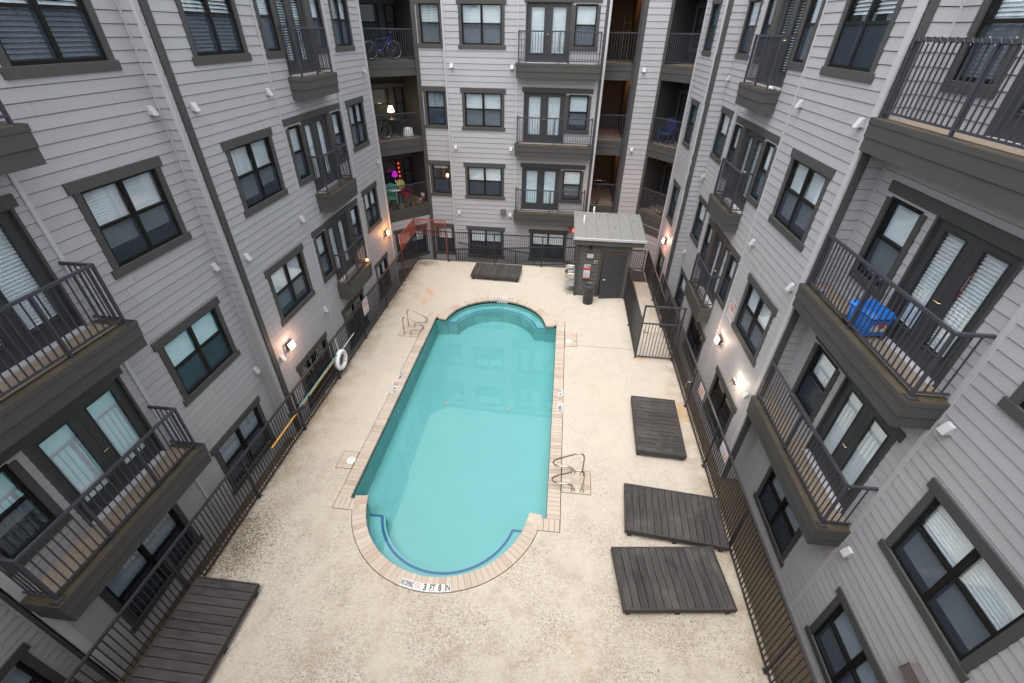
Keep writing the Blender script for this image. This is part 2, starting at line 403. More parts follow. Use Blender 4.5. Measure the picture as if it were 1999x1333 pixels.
def blind_mesh(w, h, mat, pitch=.055, tilt=58):
    def f():
        mb = MB(); n = int(h/pitch); a = R(tilt); c, q = -math.cos(a)*.56*pitch, math.sin(a)*.60*pitch
        for i in range(n):
            z = h-(i+.5)*pitch
            mb.add([(-w/2, c, z-q), (w/2, c, z-q), (w/2, 0, z+.002), (-w/2, 0, z+.002), (w/2, -c, z+q), (-w/2, -c, z+q)], [(0, 1, 2, 3), (3, 2, 4, 5)])
        mb.box(-w/2, w/2, -.02, .02, h-.02, h+.02)
        return mb.mesh('blind', mat)
    return cached(('blind', round(w, 2), round(h, 2), mat, pitch, tilt), f)
def pane_mesh(w, h): return cached(('pane', round(w, 3), round(h, 3)), lambda: MB().box(-w/2, w/2, -.003, .003, 0, h).mesh('pane', 'glass'))
def screen_mesh(w, h): return cached(('screen', round(w, 3), round(h, 3)), lambda: MB().box(-w/2, w/2, -.001, .001, 0, h).mesh('insect_screen', 'screen'))

def window(wall, uc, fz, gw=1.55, lights=2, z0=.60, z1=1.92, blind=1., bmat='blind', head=True, sill=True, sides=True, tilt=62, hw=None, pitch=.05, scr=True, lowblind=None):
    """double hung window in bronze frame with dark trim boards; blind = drawn share of the height"""
    hz0, hz1 = fz+z0-.03, fz+z1+.02; wall.holes.append((uc-gw/2-.03, uc+gw/2+.03, hz0, hz1))
    mid = z0+(z1-z0)*.52; h = z1-z0
    def frame():
        mb = MB(); g = gw/2; t = .045
        mb.box(-g-.03, -g+t, -.012, .09, -.03, h+.02); mb.box(g-t, g+.03, -.012, .09, -.03, h+.02)
        mb.box(-g+t, g-t, -.012, .09, -.03, t); mb.box(-g+t, g-t, -.012, .09, h-t, h+.02)
        if lights == 2: mb.box(-.04, .04, -.014, .09, t, h-t)
        for a, b in (((-g+t, -.04), (.04, g-t)) if lights == 2 else ((-g+t, g-t),)): mb.box(a, b, -.006, .06, mid-z0-.025, mid-z0+.025)
        mb.add([(-g-.03, .09, -.03), (g+.03, .09, -.03), (g+.03, .09, h+.02), (-g-.03, .09, h+.02), (-g-.03, .5, -.03), (g+.03, .5, -.03), (g+.03, .5, h+.02), (-g-.03, .5, h+.02)],
               [(4, 5, 6, 7), (0, 1, 5, 4), (3, 2, 6, 7), (0, 4, 7, 3), (1, 5, 6, 2)], 1)
        return mb.mesh('window', ['bronze', 'interior'])
    o = put('window', cached(('win', gw, lights, z0, z1), frame), wall.m(uc, fz+z0), wall.w.e)
    hw = hw or gw/2+.19
    if head:
        wall.box('head_trim', uc-hw, uc+hw, -.002, .052, fz+z1-.005, fz+z1+.175, 'trim', o, .004)
    if sill: wall.box('sill_trim', uc-hw+.01, uc+hw-.01, -.002, .05, fz+z0-.16, fz+z0-.012, 'trim', o, .004)
    if sides:
        for sg in (-1, 1):
            a, b = sorted((uc+sg*(gw/2+.005), uc+sg*(gw/2+.125)))
            wall.box('side_trim', a, b, -.002, .043, fz+z0-.011, fz+z1-.006, 'trim', o)
    cells = ((-gw/2+.045, -.04), (.04, gw/2-.045)) if lights == 2 else ((-gw/2+.045, gw/2-.045),)
    for i, (a, b) in enumerate(cells):
        c, w = uc+(a+b)/2, b-a
        put('pane', pane_mesh(w, z1-.045-mid), wall.m(c, fz+mid, -.02), o)
        put('pane', pane_mesh(w, mid-z0-.045), wall.m(c, fz+z0+.045, -.04), o)
        if scr: put('insect_screen', screen_mesh(w, mid-z0-.05), wall.m(c, fz+z0+.045, -.008), o)
        bl = blind if not isinstance(blind, (tuple, list)) else blind[i]
        if bl > .04:
            hb = (h-.06)*bl; put('blind', blind_mesh(w+.03, hb, bmat, pitch, tilt), wall.m(c, fz+z1-.03-hb, -.10), o)
    return o
def door_leaf(wall, u0, u1, fz, hinge, parent_name='balcony_door', bmat='blind', handle=True, tilt=66, z0=.03, z1=1.975):
    w = u1-u0; h = z1-z0; s = .165; b0, b1 = .30, h-.14
    def f():
        mb = MB(); mb.box(-w/2, -w/2+s, 0, .045, 0, h); mb.box(w/2-s, w/2, 0, .045, 0, h); mb.box(-w/2+s, w/2-s, 0, .045, 0, b0); mb.box(-w/2+s, w/2-s, 0, .045, b1, h)
        t = .022
        for a in ((-w/2+s-t, -w/2+s, b0-t, b1+t), (w/2-s, w/2-s+t, b0-t, b1+t), (-w/2+s, w/2-s, b0-t, b0), (-w/2+s, w/2-s, b1, b1+t)): mb.box(a[0], a[1], -.012, .0, a[2], a[3])
        g = w/2; mb.add([(-g, .12, 0), (g, .12, 0), (g, .12, h), (-g, .12, h)], [(0, 1, 2, 3)], 1)
        return mb.mesh('balcony_door', ['door_paint', 'interior'])
    o = put('balcony_door', cached(('leaf', round(w, 3), round(h, 3)), f), wall.m((u0+u1)/2, fz+z0, -.03), wall.w.e)
    pw, ph = w-2*s, b1-b0
    put('pane', pane_mesh(pw, ph), wall.m((u0+u1)/2, fz+z0+b0, -.045), o)
    put('blind', blind_mesh(pw+.02, ph, bmat, .055, tilt-14), wall.m((u0+u1)/2, fz+z0+b0, -.105), o)
    if handle:
        k = (u0+.06) if hinge > 0 else (u1-.06)
        def hm():
            mb = MB(); mb.lathe([(0, -.03), (.028, -.028), (.03, 0)], 12, 0, M=Matrix.Rotation(R(90), 4, 'X')); mb.tube([(0, -.02, 0), (0, -.055, 0), (-.1*hinge, -.055, 0)], .011, 6)
            mb.lathe([(0, -.02), (.026, -.018), (.028, 0)], 12, 0, c=(0, .13, 0), M=Matrix.Rotation(R(90), 4, 'X')); return mb.mesh('handle', 'brass')
        put('handle', cached(('hdl', hinge), hm), wall.m(k, fz+.98, -.03), o)
    return o
def door_pair(wall, u0, u1, fz, bmat='blind', tilt=66):
    wall.holes.append((u0-.05, u1+.05, fz-.05, fz+1.99)); m = (u0+u1)/2
    fr = MB(); h = 1.99
    fr.box(u0-.05, u0-.002, -.03, .13, 0, h); fr.box(u1+.002, u1+.05, -.03, .13, 0, h); fr.box(u0-.002, u1+.002, -.03, .13, h-.012, h+.02); fr.box(u0-.002, u1+.002, -.10, .1, 0, .03, 1)
    fr.box(u0-.1, u1+.1, .13, .14, -.1, h+.1, 0)
    put('door_frame', fr.mesh('door_frame', ['trim', 'corner_paint']), wall.m(0, fz), wall.w.e)
    door_leaf(wall, u0+.004, m-.003, fz, -1, bmat=bmat, tilt=tilt, handle=False); door_leaf(wall, m+.003, u1-.004, fz, 1, bmat=bmat, tilt=tilt)
def railing(parent, pts, zf, posts, top=1.07, low=.10, spacing=.112, mat='rail_paint', skip=0, w=.018, names=('top_rail', 'bottom_rail', 'rail_post', 'baluster'), postbase=True, zs=None):
    """guard rail along a plan polyline; pts world xy; zs optional floor height per point"""
    zs = zs or [zf]*len(pts)
    for (a, za), (b, zb) in zip(list(zip(pts, zs)), list(zip(pts, zs))[1:]):
        A, B = Vector((a[0], a[1], za)), Vector((b[0], b[1], zb)); L = (B-A).length; d = (B-A)/L
        bar(names[0], A+Vector((0, 0, top))-d*.02, B+Vector((0, 0, top))+d*.02, .044, mat, parent)
        bar(names[1], A+Vector((0, 0, low)), B+Vector((0, 0, low)), .030, mat, parent)
        n = max(1, int(round(L/spacing)))
        for i in range(1, n):
            p = A+(B-A)*(i/n); bar(names[3], p+Vector((0, 0, low+.012)), p+Vector((0, 0, top-.02)), w, mat, parent)
    for x, y, z in posts:
        bar(names[2], (x, y, z), (x, y, z+top+.015), .042, mat, parent)
        if postbase: boxobj('foot_plate', x-.055, x+.055, y-.055, y+.055, z+.001, z+.012, mat, parent)
def balcony(wing, poly, fz, front, rail_pts, posts, thick=.50, mat='balcony_concrete', spacing=.112):
    """poly: plan outline of the slab; front: list of plan edges that carry the dark fascia boards"""
    c = Vector((sum(p[0] for p in poly)/len(poly), sum(p[1] for p in poly)/len(poly), fz))
    mb = MB(); loc = [(p[0]-c.x, p[1]-c.y) for p in poly]; mb.prism(loc, -thick+.03, -.001, 0); mb.mi[-2] = 0
    o = put('balcony', mb.mesh('balcony', [mat]), T(c), wing.e)
    for a, b in front:
        A, B = Vector((a[0], a[1], 0)), Vector((b[0], b[1], 0)); d = (B-A).normalized(); n = Vector((d.y, -d.x, 0))
        M = Matrix((d, -n, Vector((0, 0, 1)))).transposed().to_4x4(); M.translation = A; L = (B-A).length
        boxobj('fascia_cap', -.03, L+.03, -.034, .03, fz-.085, fz+.004, 'trim', o, M, .004)
        boxobj('edge_strip', -.025, L+.025, -.028, .15, fz+.0045, fz+.008, 'slab_edge', o, M)
        boxobj('fascia_board', -.022, L+.022, -.026, .02, fz-.285, fz-.086, 'trim', o, M, .003)
        boxobj('fascia_board', -.010, L+.010, -.013, .02, fz-thick, fz-.288, 'trim', o, M, .003)
    if rail_pts: railing(o, rail_pts, fz, [(x, y, fz) for x, y in posts], spacing=spacing)
    return o
def vent(wall, u, z):
    def f():
        mb = MB(); mb.add([(-.075, 0, -.07), (.075, 0, -.07), (.075, 0, .09), (-.075, 0, .09), (-.075, -.13, -.09), (.075, -.13, -.09), (.075, -.05, .08), (-.075, -.05, .08)],
                          [(4, 5, 6, 7), (7, 6, 2, 3), (0, 4, 7, 3), (1, 2, 6, 5)]); mb.add([(-.065, -.12, -.075), (.065, -.12, -.075), (.065, 0, -.06), (-.065, 0, -.06)], [(0, 1, 2, 3)], 1)
        return mb.mesh('vent_hood', ['vent_white', 'interior'])
    put('vent_hood', cached('vent', f), wall.m(u, z, .024) @ Matrix.Scale(.85, 4), wall.w.e)
def corner_boards(wall, u_dark, u_white, z0=GZ, z1=ZTOP):
    if u_dark: wall.box('corner_board', u_dark[0], u_dark[1], .0, .046, z0, z1, 'trim')
    if u_white:
        wall.box('downspout', u_white[0], u_white[1], .0, .085, z0, z1, 'corner_paint', None, .01)
def bay(wall, fz, a, b, sgn, lower=False, bm='blind', tilts=(62, 62, 66), bl=(1., 1.)):
    """window / pair of doors / window group between u=a (left) and b"""
    # layout measured in the left wing, mirrored for the right one
    L = [(.20, .78), (.97, 2.40), (2.79, 3.36)]
    if sgn < 0: L = [(3.5-q[1], 3.5-q[0]) for q in L][::-1]
    for i, (p, q) in enumerate(L):
        if i == 1: door_pair(wall, a+p, a+q, fz, bm, tilts[2])
        else: window(wall, a+(p+q)/2, fz, round(q-p, 2), 1, blind=bl[i//2], head=False, sides=True, tilt=tilts[i//2], hw=(q-p)/2+.13)
    wall.box('head_trim', a+.02, b-.02, -.002, .05, fz+1.995, fz+2.16, 'trim', None, .004)
    for p, q in ((L[0][1]+.125, L[1][0]-.052), (L[1][1]+.052, L[2][0]-.125)):
        if q-p > .01: wall.box('jamb_trim', a+p, a+q, -.002, .042, fz, fz+1.993, 'trim')
def recess_group(wall, fz, win, doors, hd, bm='blind', bl=1., tilt=66):
    window(wall, (win[0]+win[1])/2, fz, round(win[1]-win[0], 2), 1, blind=bl, head=False, hw=(win[1]-win[0])/2+.14)
    door_pair(wall, doors[0], doors[1], fz, bm, tilt)
    wall.box('head_trim', hd[0], hd[1], -.002, .05, fz+1.995, fz+2.17, 'trim', None, .004)

# ---- left wing
LW = Wing((-7.7, 8, GZ), 'grey lap sided apartment wing on the side of the fence with the life ring')
A90 = R(90)
LN = Wall(LW, -8.05, 0, A90); LA = Wall(LW, -7.7, 0, A90); LR = Wall(LW, 0, 8.7, 0); LRN = Wall(LW, 0, 2.45, 0); L2 = Wall(LW, -7.31, 0, A90); L3 = Wall(LW, -7.5, 0, A90)
for n in range(1, 5):
    f = FL(n)
    window(LN, 1.25, f, 1.6, 2, blind=.9, bmat='blind_dim')
    window(LA, 7.23, f, 1.58, 2, blind={1: 1., 2: .52, 3: (.82, .82), 4: 1.}[n], bmat={1: 'blind_dim', 2: 'blind'}.get(n, 'blind'), pitch={4: .065}.get(n, .05), tilt={4: 40}.get(n, 50))
    if n == 1: window(LA, 4.08, f, 1.66, 2, blind=.62, bmat='blind_dim')
    else: recess_group(LA, f, (2.72, 3.44), (3.74, 5.40), (2.55, 5.52), bl=.75)
    window(L2, 10.45, f, 1.55, 2, blind={1: .0, 2: (.9, .9), 3: (.95, .85), 4: 1.}[n], pitch={4: .065, 3: .06}.get(n, .05), tilt={4: 38, 3: 44}.get(n, 50))
    if n > 1: bay(L2, f, 11.98, 15.48, 1, tilts={4: (50, 50, 40)}.get(n, (60, 60, 55)))
    else:
        window(L2, 13.6, f, 1.55, 2, blind=.0)
    window(L3, 17.1, f, 1.16, 2, blind={1: .5, 2: .9, 3: 1., 4: 1.}[n], tilt=50)
LN.build(-1, 2.45, GZ, ZTOP); LA.build(2.45, 8.7, GZ, ZTOP); LR.build(-7.7, -7.31, GZ, ZTOP); LRN.build(-8.05, -7.7, GZ, ZTOP); L2.build(8.7, 15.5, GZ, ZTOP); L3.build(15.3, 18.8, GZ, ZTOP)
corner_boards(L2, (8.70, 8.86), None); LR.box('downspout', -7.40, -7.33, .0, .09, GZ, ZTOP, 'corner_paint', None, .01)
LR.box('corner_board', -7.70, -7.655, .0, .043, GZ, ZTOP, 'corner_paint')
LA.box('corner_board', 2.45, 2.60, .0, .046, GZ, ZTOP, 'corner_paint'); LRN.box('corner_board', -7.82, -7.7, .0, .046, GZ, ZTOP, 'trim')
LA.box('joint_board', 5.62, 5.69, .0, .043, GZ, ZTOP, 'corner_paint')
L2.box('joint_board', 11.92, 11.965, .0, .044, GZ, ZTOP, 'corner_paint')
L2.box('downspout', 15.42, 15.50, .02, .10, GZ, ZTOP, 'corner_paint', None, .01)
L3.box('downspout', 18.62, 18.70, .0, .08, GZ, ZTOP, 'corner_paint', None, .01); L3.box('corner_board', 18.70, 18.80, .0, .046, GZ, ZTOP, 'trim')
for z in (8.28, 5.11, 2.12): vent(LA, 8.45, z); vent(L2, 9.06, z); vent(L2, 11.68, z); vent(L3, 18.3, z+.05)
for n in range(2, 5):
    f = FL(n); a, b = 2.47, 5.68; x = -7.05
    balcony(LW, [(-7.695, a), (x, a), (x, b), (-7.695, b)], f, [((-7.68, a), (x, a)), ((x, a), (x, b)), ((x, b), (-7.68, b))],
            [(-7.66, a+.08), (x-.08, a+.08), (x-.08, b-.08), (-7.66, b-.08)], [(x-.08, q) for q in (a+.08, 3.54, 4.62, b-.08)])
    a, b, x = 12.80, 14.70, -6.86
    balcony(LW, [(-7.305, a), (x, a), (x, b), (-7.305, b)], f, [((-7.29, a), (x, a)), ((x, a), (x, b)), ((x, b), (-7.29, b))],
            [(-7.27, a+.07), (x-.07, a+.07), (x-.07, b-.07), (-7.27, b-.07)], [(x-.07, q) for q in (a+.07, (a+b)/2, b-.07)], thick=.52)

# ---- right wing
RW = Wing((5.6, 8, GZ), 'grey lap sided apartment wing beside the ramp gate, blue cooler on its balcony')
B90 = R(-90)
RA = Wall(RW, 5.6, 0, B90); RR = Wall(RW, 0, 8.75, 0); R2 = Wall(RW, 5.12, 0, B90); R3 = Wall(RW, 5.42, 0, B90); RR2 = Wall(RW, 0, 18.3, 0); R4 = Wall(RW, 4.85, 0, B90)
for n in range(1, 5):
    f = FL(n)
    window(RA, -3.75, f, 1.55, 2, blind={1: 1., 2: .95}.get(n, 1.), bmat={1: 'blind_dim', 2: 'blind'}.get(n, 'blind'), tilt=46, pitch=.065)
    if n == 1: window(RA, -6.90, f, 1.55, 2, blind=.5, bmat='blind_dim')
    else: recess_group(RA, f, (-8.20, -7.42), (-7.08, -5.58), (-8.37, -5.44), bl={2: .6}.get(n, 1.), tilt={3: 60}.get(n, 66))
    window(R2, -10.24, f, 1.55, 2, blind={1: .0, 2: (1., 1.), 3: (1., .95), 4: (.42, .42)}[n], bmat='blind', tilt=48, pitch=.06)
    if n > 1: bay(R2, f, -15.47, -11.97, -1, tilts={4: (50, 60, 35), 3: (60, 60, 30)}.get(n, (60, 60, 60)), bl={3: (.5, 1.), 2: (.5, .5)}.get(n, (.6, 1.)))
    else: window(R2, -13.6, f, 1.55, 2, blind=.0)
    window(R3, -17.4, f, .95, 1, blind=.55); window(R4, -19.58, f, .9, 1, blind=.6, bmat='blind_teal')
RA.build(-8.75, 1, GZ, ZTOP); RR.build(5.12, 5.6, GZ, ZTOP); R2.build(-15.45, -8.75, GZ, ZTOP); R3.build(-18.3, -15.3, GZ, ZTOP); RR2.build(4.85, 5.42, GZ, ZTOP); R4.build(-20.95, -18.3, GZ, ZTOP)
RA.box('joint_board', -5.24, -5.16, .0, .043, GZ, ZTOP, 'corner_paint')
R2.box('corner_board', -8.90, -8.75, .0, .046, GZ, ZTOP, 'corner_paint'); RR.box('corner_board', 5.12, 5.25, .0, .046, GZ, ZTOP, 'trim')
RR.box('corner_board', 5.555, 5.6, .0, .043, GZ, ZTOP, 'corner_paint')
R2.box('joint_board', -11.99, -11.945, .0, .044, GZ, ZTOP, 'corner_paint'); R2.box('downspout', -15.44, -15.36, .02, .10, GZ, ZTOP, 'corner_paint', None, .01)
R4.box('corner_board', -18.44, -18.3, .0, .046, GZ, ZTOP, 'corner_paint'); RR2.box('corner_board', 4.85, 4.99, .0, .046, GZ, ZTOP, 'trim')
R4.box('corner_board', -20.95, -20.83, .0, .046, GZ, ZTOP, 'corner_paint')
for z in (8.37, 5.18, 2.11):
    vent(R2, -9.09, z); vent(R3, -18.1, z)
    if z > 3: vent(R2, -11.56, z)
for z in (8.3, 5.19, 2.1): vent(RA, -4.98, z)
for n in range(2, 5):
    f = FL(n); a, b, x = 5.20, 8.74, 5.03
    balcony(RW, [(5.595, b), (x, b), (x, a), (5.595, a)], f, [((x, b-.03), (x, a)), ((x, a), (5.58, a))],
            [(x+.08, b-.08), (x+.08, a+.08), (5.56, a+.08)], [(x+.08, q) for q in (a+.09, 7.04, b-.10)])
    a, b, x = 12.90, 14.80, 4.74
    balcony(RW, [(5.115, b), (x, b), (x, a), (5.115, a)], f, [((5.10, b), (x, b)), ((x, b), (x, a)), ((x, a), (5.10, a))],
            [(5.08, b-.07), (x+.06, b-.07), (x+.06, a+.07), (5.08, a+.07)], [(x+.06, q) for q in (a+.07, (a+b)/2, b-.07)], thick=.52)

# ---- back wing
BW = Wing((-1, 21.5, GZ), 'grey lap sided apartment wing behind the pool shed with corner balconies and stairwell')
B5 = Wall(BW, 0, 21.5, 0); B4 = Wall(BW, 0, 21.65, 0); BS = Wall(BW, 0, 22.4, 0)
P0, P1 = Vector((-8.0, 20.25)), Vector((-6.42, 21.78)); aBL = math.atan2((P1-P0).y, (P1-P0).x); BL = Wall(BW, P0.x, P0.y, aBL); lBL = (P1-P0).length
Q0, Q1 = Vector((3.88, 22.40)), Vector((5.05, 20.92)); aBR = math.atan2((Q1-Q0).y, (Q1-Q0).x); BR = Wall(BW, Q0.x, Q0.y, aBR); lBR = (Q1-Q0).length
EX = .218
for n in range(1, 5):
    f = FL(n)
    window(B5, -3.59, f, 1.6, 2, blind={1: .55, 2: (.5, .5), 3: (1., 1.), 4: 1.}[n], tilt={4: 58}.get(n, 60))
    window(B4, -5.73, f, .80, 1, blind={1: .5, 2: .12, 3: .6, 4: 1.}[n], tilt=45, bmat='blind_dim' if n == 3 else 'blind')
    if n == 1: window(B5, -.42, f, 1.6, 2, blind=.55)
    else:
        door_pair(B5, -1.78, -.10, f, tilt=70); window(B5, .51, f, .80, 1, blind=(1. if n == 4 else .9), head=False, hw=.56)
        B5.box('head_trim', -1.90, 1.08, -.002, .05, f+1.995, f+2.18, 'trim', None, .004); B5.box('jamb_trim', -.045, -.02, -.002, .042, f, f+1.99, 'trim')
        balcony(BW, [(-2.13, 21.495), (-2.13, 21.06), (1.22, 21.06), (1.22, 21.495)], f, [((-2.13, 21.48), (-2.13, 21.06)), ((-2.13, 21.06), (1.22, 21.06)), ((1.22, 21.06), (1.22, 21.48))],
                [(-2.06, 21.46), (-2.06, 21.13), (1.15, 21.13), (1.15, 21.46)], [(-2.06, 21.13), (-.45, 21.13), (1.15, 21.13)], thick=.5)
B5.build(-5.2, 1.30, GZ, ZTOP, EX, 8.20); B4.build(-6.30, -5.2, GZ, ZTOP, EX, 8.20); BS.build(2.93, 3.88, FL(2)-.4, ZTOP, EX, 8.20)
BS.box('wall_base', 2.93, 3.88, -.1, .0, GZ, FL(2)-.4, 'trim')
B4.box('downspout', -5.25, -5.15, -.15, .02, GZ, ZTOP, 'corner_paint', None, .01); B5.box('corner_board', -5.2, -5.13, .0, .043, GZ, ZTOP, 'corner_paint')
B5.box('joint_board', -2.16, -2.115, .0, .044, GZ, ZTOP, 'corner_paint')
B5.box('corner_board', 1.24, 1.36, -.25, .034, GZ, ZTOP, 'trim'); B5.box('downspout', 1.36, 1.45, -.1, .03, GZ, ZTOP, 'corner_paint', None, .01)
BS.box('corner_board', 2.76, 2.93, -.2, .034, GZ, ZTOP, 'trim'); BS.box('downspout', 2.68, 2.76, -.3, -.05, GZ, ZTOP, 'rail_paint')
BS.box('corner_board', 3.80, 3.92, -.1, .034, GZ, ZTOP, 'trim')
B4.box('corner_board', -6.47, -6.30, -.15, .04, GZ, ZTOP, 'trim')
for z in (8.35, 5.18, 2.15): vent(B5, -4.89, z); vent(B5, -2.35, z)
vent(BS, 3.13, 5.18); vent(BS, 3.13, 8.3)
# stairwell behind the opening: floors, rear wall and the two side walls
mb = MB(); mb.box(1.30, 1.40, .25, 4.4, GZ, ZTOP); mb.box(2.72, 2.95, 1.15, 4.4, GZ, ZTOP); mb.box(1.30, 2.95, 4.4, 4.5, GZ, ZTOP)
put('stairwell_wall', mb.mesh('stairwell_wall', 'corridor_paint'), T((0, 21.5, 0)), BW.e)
for n in range(2, 5):
    f = FL(n)
    o = balcony(BW, [(1.42, 25.85), (1.42, 22.6), (2.72, 22.6), (2.72, 25.85)], f, [((1.42, 22.6), (2.72, 22.6))], [(1.45, 22.66), (2.70, 22.66)], [], thick=.62)
    l = thing('ceiling_lamp', (2.2, 24.2, f+2.35), ['', '', 'yellow lit ceiling lamp on the stairwell landing with the bicycle', 'yellow lit ceiling lamp on the middle stairwell landing', 'yellow lit ceiling lamp on the top stairwell landing'][n], 'lamp', 'stairwell ceiling lamps')
    put('lens', cached('clens', lambda: MB().lathe([(0, 0), (.12, .02), (.13, .08)], 16).mesh('lens', 'lamp_orange')), W[l.name], l); put('housing', cached('chous', lambda: MB().lathe([(.14, .06), (.14, .085), (0, .085)], 16).mesh('housing', 'bronze')), W[l.name], l)
    point_light('lamp_light', (2.2, 24.2, f+2.25), (1, .55, .12), .5 if n < 4 else .12, l)
# corner loggias: dark rooms behind a railing, a window and a glazed door in the rear walls
def loggia(wall, L, n, post0, tag, depth=1.7, ex0=1.2):
    f = FL(n); M = wall.m(0, f)
    mb = MB(); h = 2.55
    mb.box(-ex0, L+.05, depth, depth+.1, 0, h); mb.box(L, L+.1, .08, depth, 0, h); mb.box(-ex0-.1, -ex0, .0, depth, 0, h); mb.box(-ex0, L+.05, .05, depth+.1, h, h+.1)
    put('loggia_wall', mb.mesh('loggia_wall', 'loggia_shade'), M, BW.e)
    p = lambda u, d: tuple((wall.M @ Vector((u, d, 0))).xy)
    o = balcony(BW, [p(-ex0, depth), p(-ex0, 0), p(L, 0), p(L, depth)], f, [(p(-ex0, 0), p(L, 0))], [p(-ex0*.4, .06), p(L-.03, .06)], [], thick=.56, spacing=.10)
    inner = Wall(BW, 0, 0, 0); inner.M = wall.M @ T((0, depth-.02, 0))
    return inner
for n in range(2, 5):
    i1 = loggia(BL, lBL, n, None, 'L'); f = FL(n)
    window(i1, .95, f, .9, 1, blind=.5 if n != 2 else 0., bmat='blind_dim', sides=False); window(i1, 1.95, f, .42, 1, blind=.5, bmat='blind_dim', sides=False)
    i2 = loggia(BR, lBR, n, None, 'R', 1.5, .05); window(i2, .42, f, .7, 1, blind=.5, bmat='blind_dim')
    door_leaf(i2, .95, 1.75, f, -1, bmat='blind', handle=False)
BL.holes = []; window(BL, .95, FL(1), 1.5, 2, blind=.5); BL.build(-1.2, lBL, GZ, FL(2)-.55, EX, 8.2)
BR.build(-.02, lBR, GZ, FL(2)-.55, EX, 8.2, mat='siding_warm'); BR.box('fascia_board', -.1, lBR+.3, -.02, .03, FL(2)-.95, FL(2)-.57, 'trim')
BL.box('corner_board', lBL-.10, lBL+.05, -.05, .04, GZ, ZTOP, 'trim')
# flat roofs: parapet caps and roof slabs
def roof(wing, x0, x1, y0, y1, z0=ZTOP, t=.22):
    boxobj('roof', x0, x1, y0, y1, z0, z0+t, 'trim', wing.e)
roof(LW, -16, -7.68, -1, 8.7); roof(LW, -16, -7.28, 8.7, 15.5); roof(LW, -16, -7.46, 15.5, 22)
roof(RW, 5.57, 14, -1, 8.75); roof(RW, 5.09, 14, 8.75, 15.4); roof(RW, 5.39, 14, 15.4, 18.3); roof(RW, 4.82, 14, 18.3, 21.2)
put('roof', MB().prism([(-8.3, 20.2), (-6.35, 21.62), (-5.1, 21.47), (1.4, 21.47), (1.45, 22.36), (3.85, 22.37), (5.1, 20.9), (14, 21.2), (14, 32), (-16, 32), (-16, 22)], ZTOP, ZTOP+.22).mesh('roof', 'trim'), I4, BW.e)
put('roof_block', MB().box(-16, -8.8, 9.0, 15.2, ZTOP+.22, 14.2).mesh('roof_block', 'siding'), I4, LW.e)
for w in (LW, RW, BW): w.finish()
# ---- front wing below and behind the viewpoint: unseen, added to block low skylight
FW = Wing((-1, -1.2, GZ), 'unseen grey lap sided apartment wing added to keep low skylight out of the court')
FWall = Wall(FW, 0, -1.2, math.pi)
for n in range(1, 4):
    for u in (-3.5, 1.2, 5.2): window(FWall, u, FL(n), 1.55, 2, blind=.6)
FWall.build(-5.7, 8.1, GZ, 8.3); roof(FW, -8.1, 5.7, -9, -1.18, 8.3); FW.finish()

# ------------------------------------------------------------------ ground, pool deck, pool
def sheet_with_hole(outer, hole, z):
    """rectangular sheet round a rectangular hole"""
    X0, X1, Y0, Y1 = outer; a, b, c, d = hole; mb = MB()
    for x0, x1, y0, y1 in ((X0, X1, Y0, c), (X0, X1, d, Y1), (X0, a, c, d), (b, X1, c, d)):
        mb.add([(x0, y0, z), (x1, y0, z), (x1, y1, z), (x0, y1, z)], [(0, 1, 2, 3)])
    return mb
put('ground', sheet_with_hole((-60, 60, -60, 80), (-5.6, 1.3, 3.9, 17.5), GZ-.01).mesh('ground', 'soil_ground'), I4, None, kind='structure')
CX = -2.18
def outline(off, n=28):
    """pool outline grown outwards by off: rectangle with a round bay at both ends"""
    x0, x1, y0, y1 = -4.62-off, .26+off, 6.40-off, 15.02+off; r = 2.03+off; cb, ct = 6.75, 14.65; pts = []
    hb = math.acos((cb-y0)/r); ht = math.acos((y1-ct)/r)
    pts.append((x0, y0))
    for i in range(n+1):
        a = -math.pi/2-hb+2*hb*i/n; pts.append((CX+r*math.cos(a), cb+r*math.sin(a)))
    pts += [(x1, y0), (x1, y1)]
    for i in range(n+1):
        a = math.pi/2-ht+2*ht*i/n; pts.append((CX+r*math.cos(a), ct+r*math.sin(a)))
    pts.append((x0, y1)); return pts
def fill_between(outer, inner, z, z0):
    """deck slab: polygon with a hole, triangulated by bmesh"""
    import bmesh
    bm = bmesh.new(); es = []
    for lp in (outer, inner):
        vs = [bm.verts.new((p[0], p[1], z)) for p in lp]
        es += [bm.edges.new((vs[i], vs[(i+1) % len(vs)])) for i in range(len(vs))]
    bmesh.ops.triangle_fill(bm, edges=es, use_beauty=True, use_dissolve=False)
    for f_ in bm.faces:
        if f_.normal.z < 0: f_.normal_flip()
    r = bmesh.ops.extrude_edge_only(bm, edges=[e for e in bm.edges if e.is_boundary])
    for v in r['geom']:
        if isinstance(v, bmesh.types.BMVert): v.co.z = z0
    me = bpy.data.meshes.new('pool_deck'); bm.to_mesh(me); bm.free(); return me
XL, XR = -6.98, 4.52
me = fill_between([(XL, -.8), (XR, -.8), (XR, 20.42), (XL, 20.42)], outline(.334), 0, -.7); me.materials.append(MATS['deck_concrete'])
DECK = put('pool_deck', me, I4, None, kind='structure', label='beige textured concrete deck round the pool')
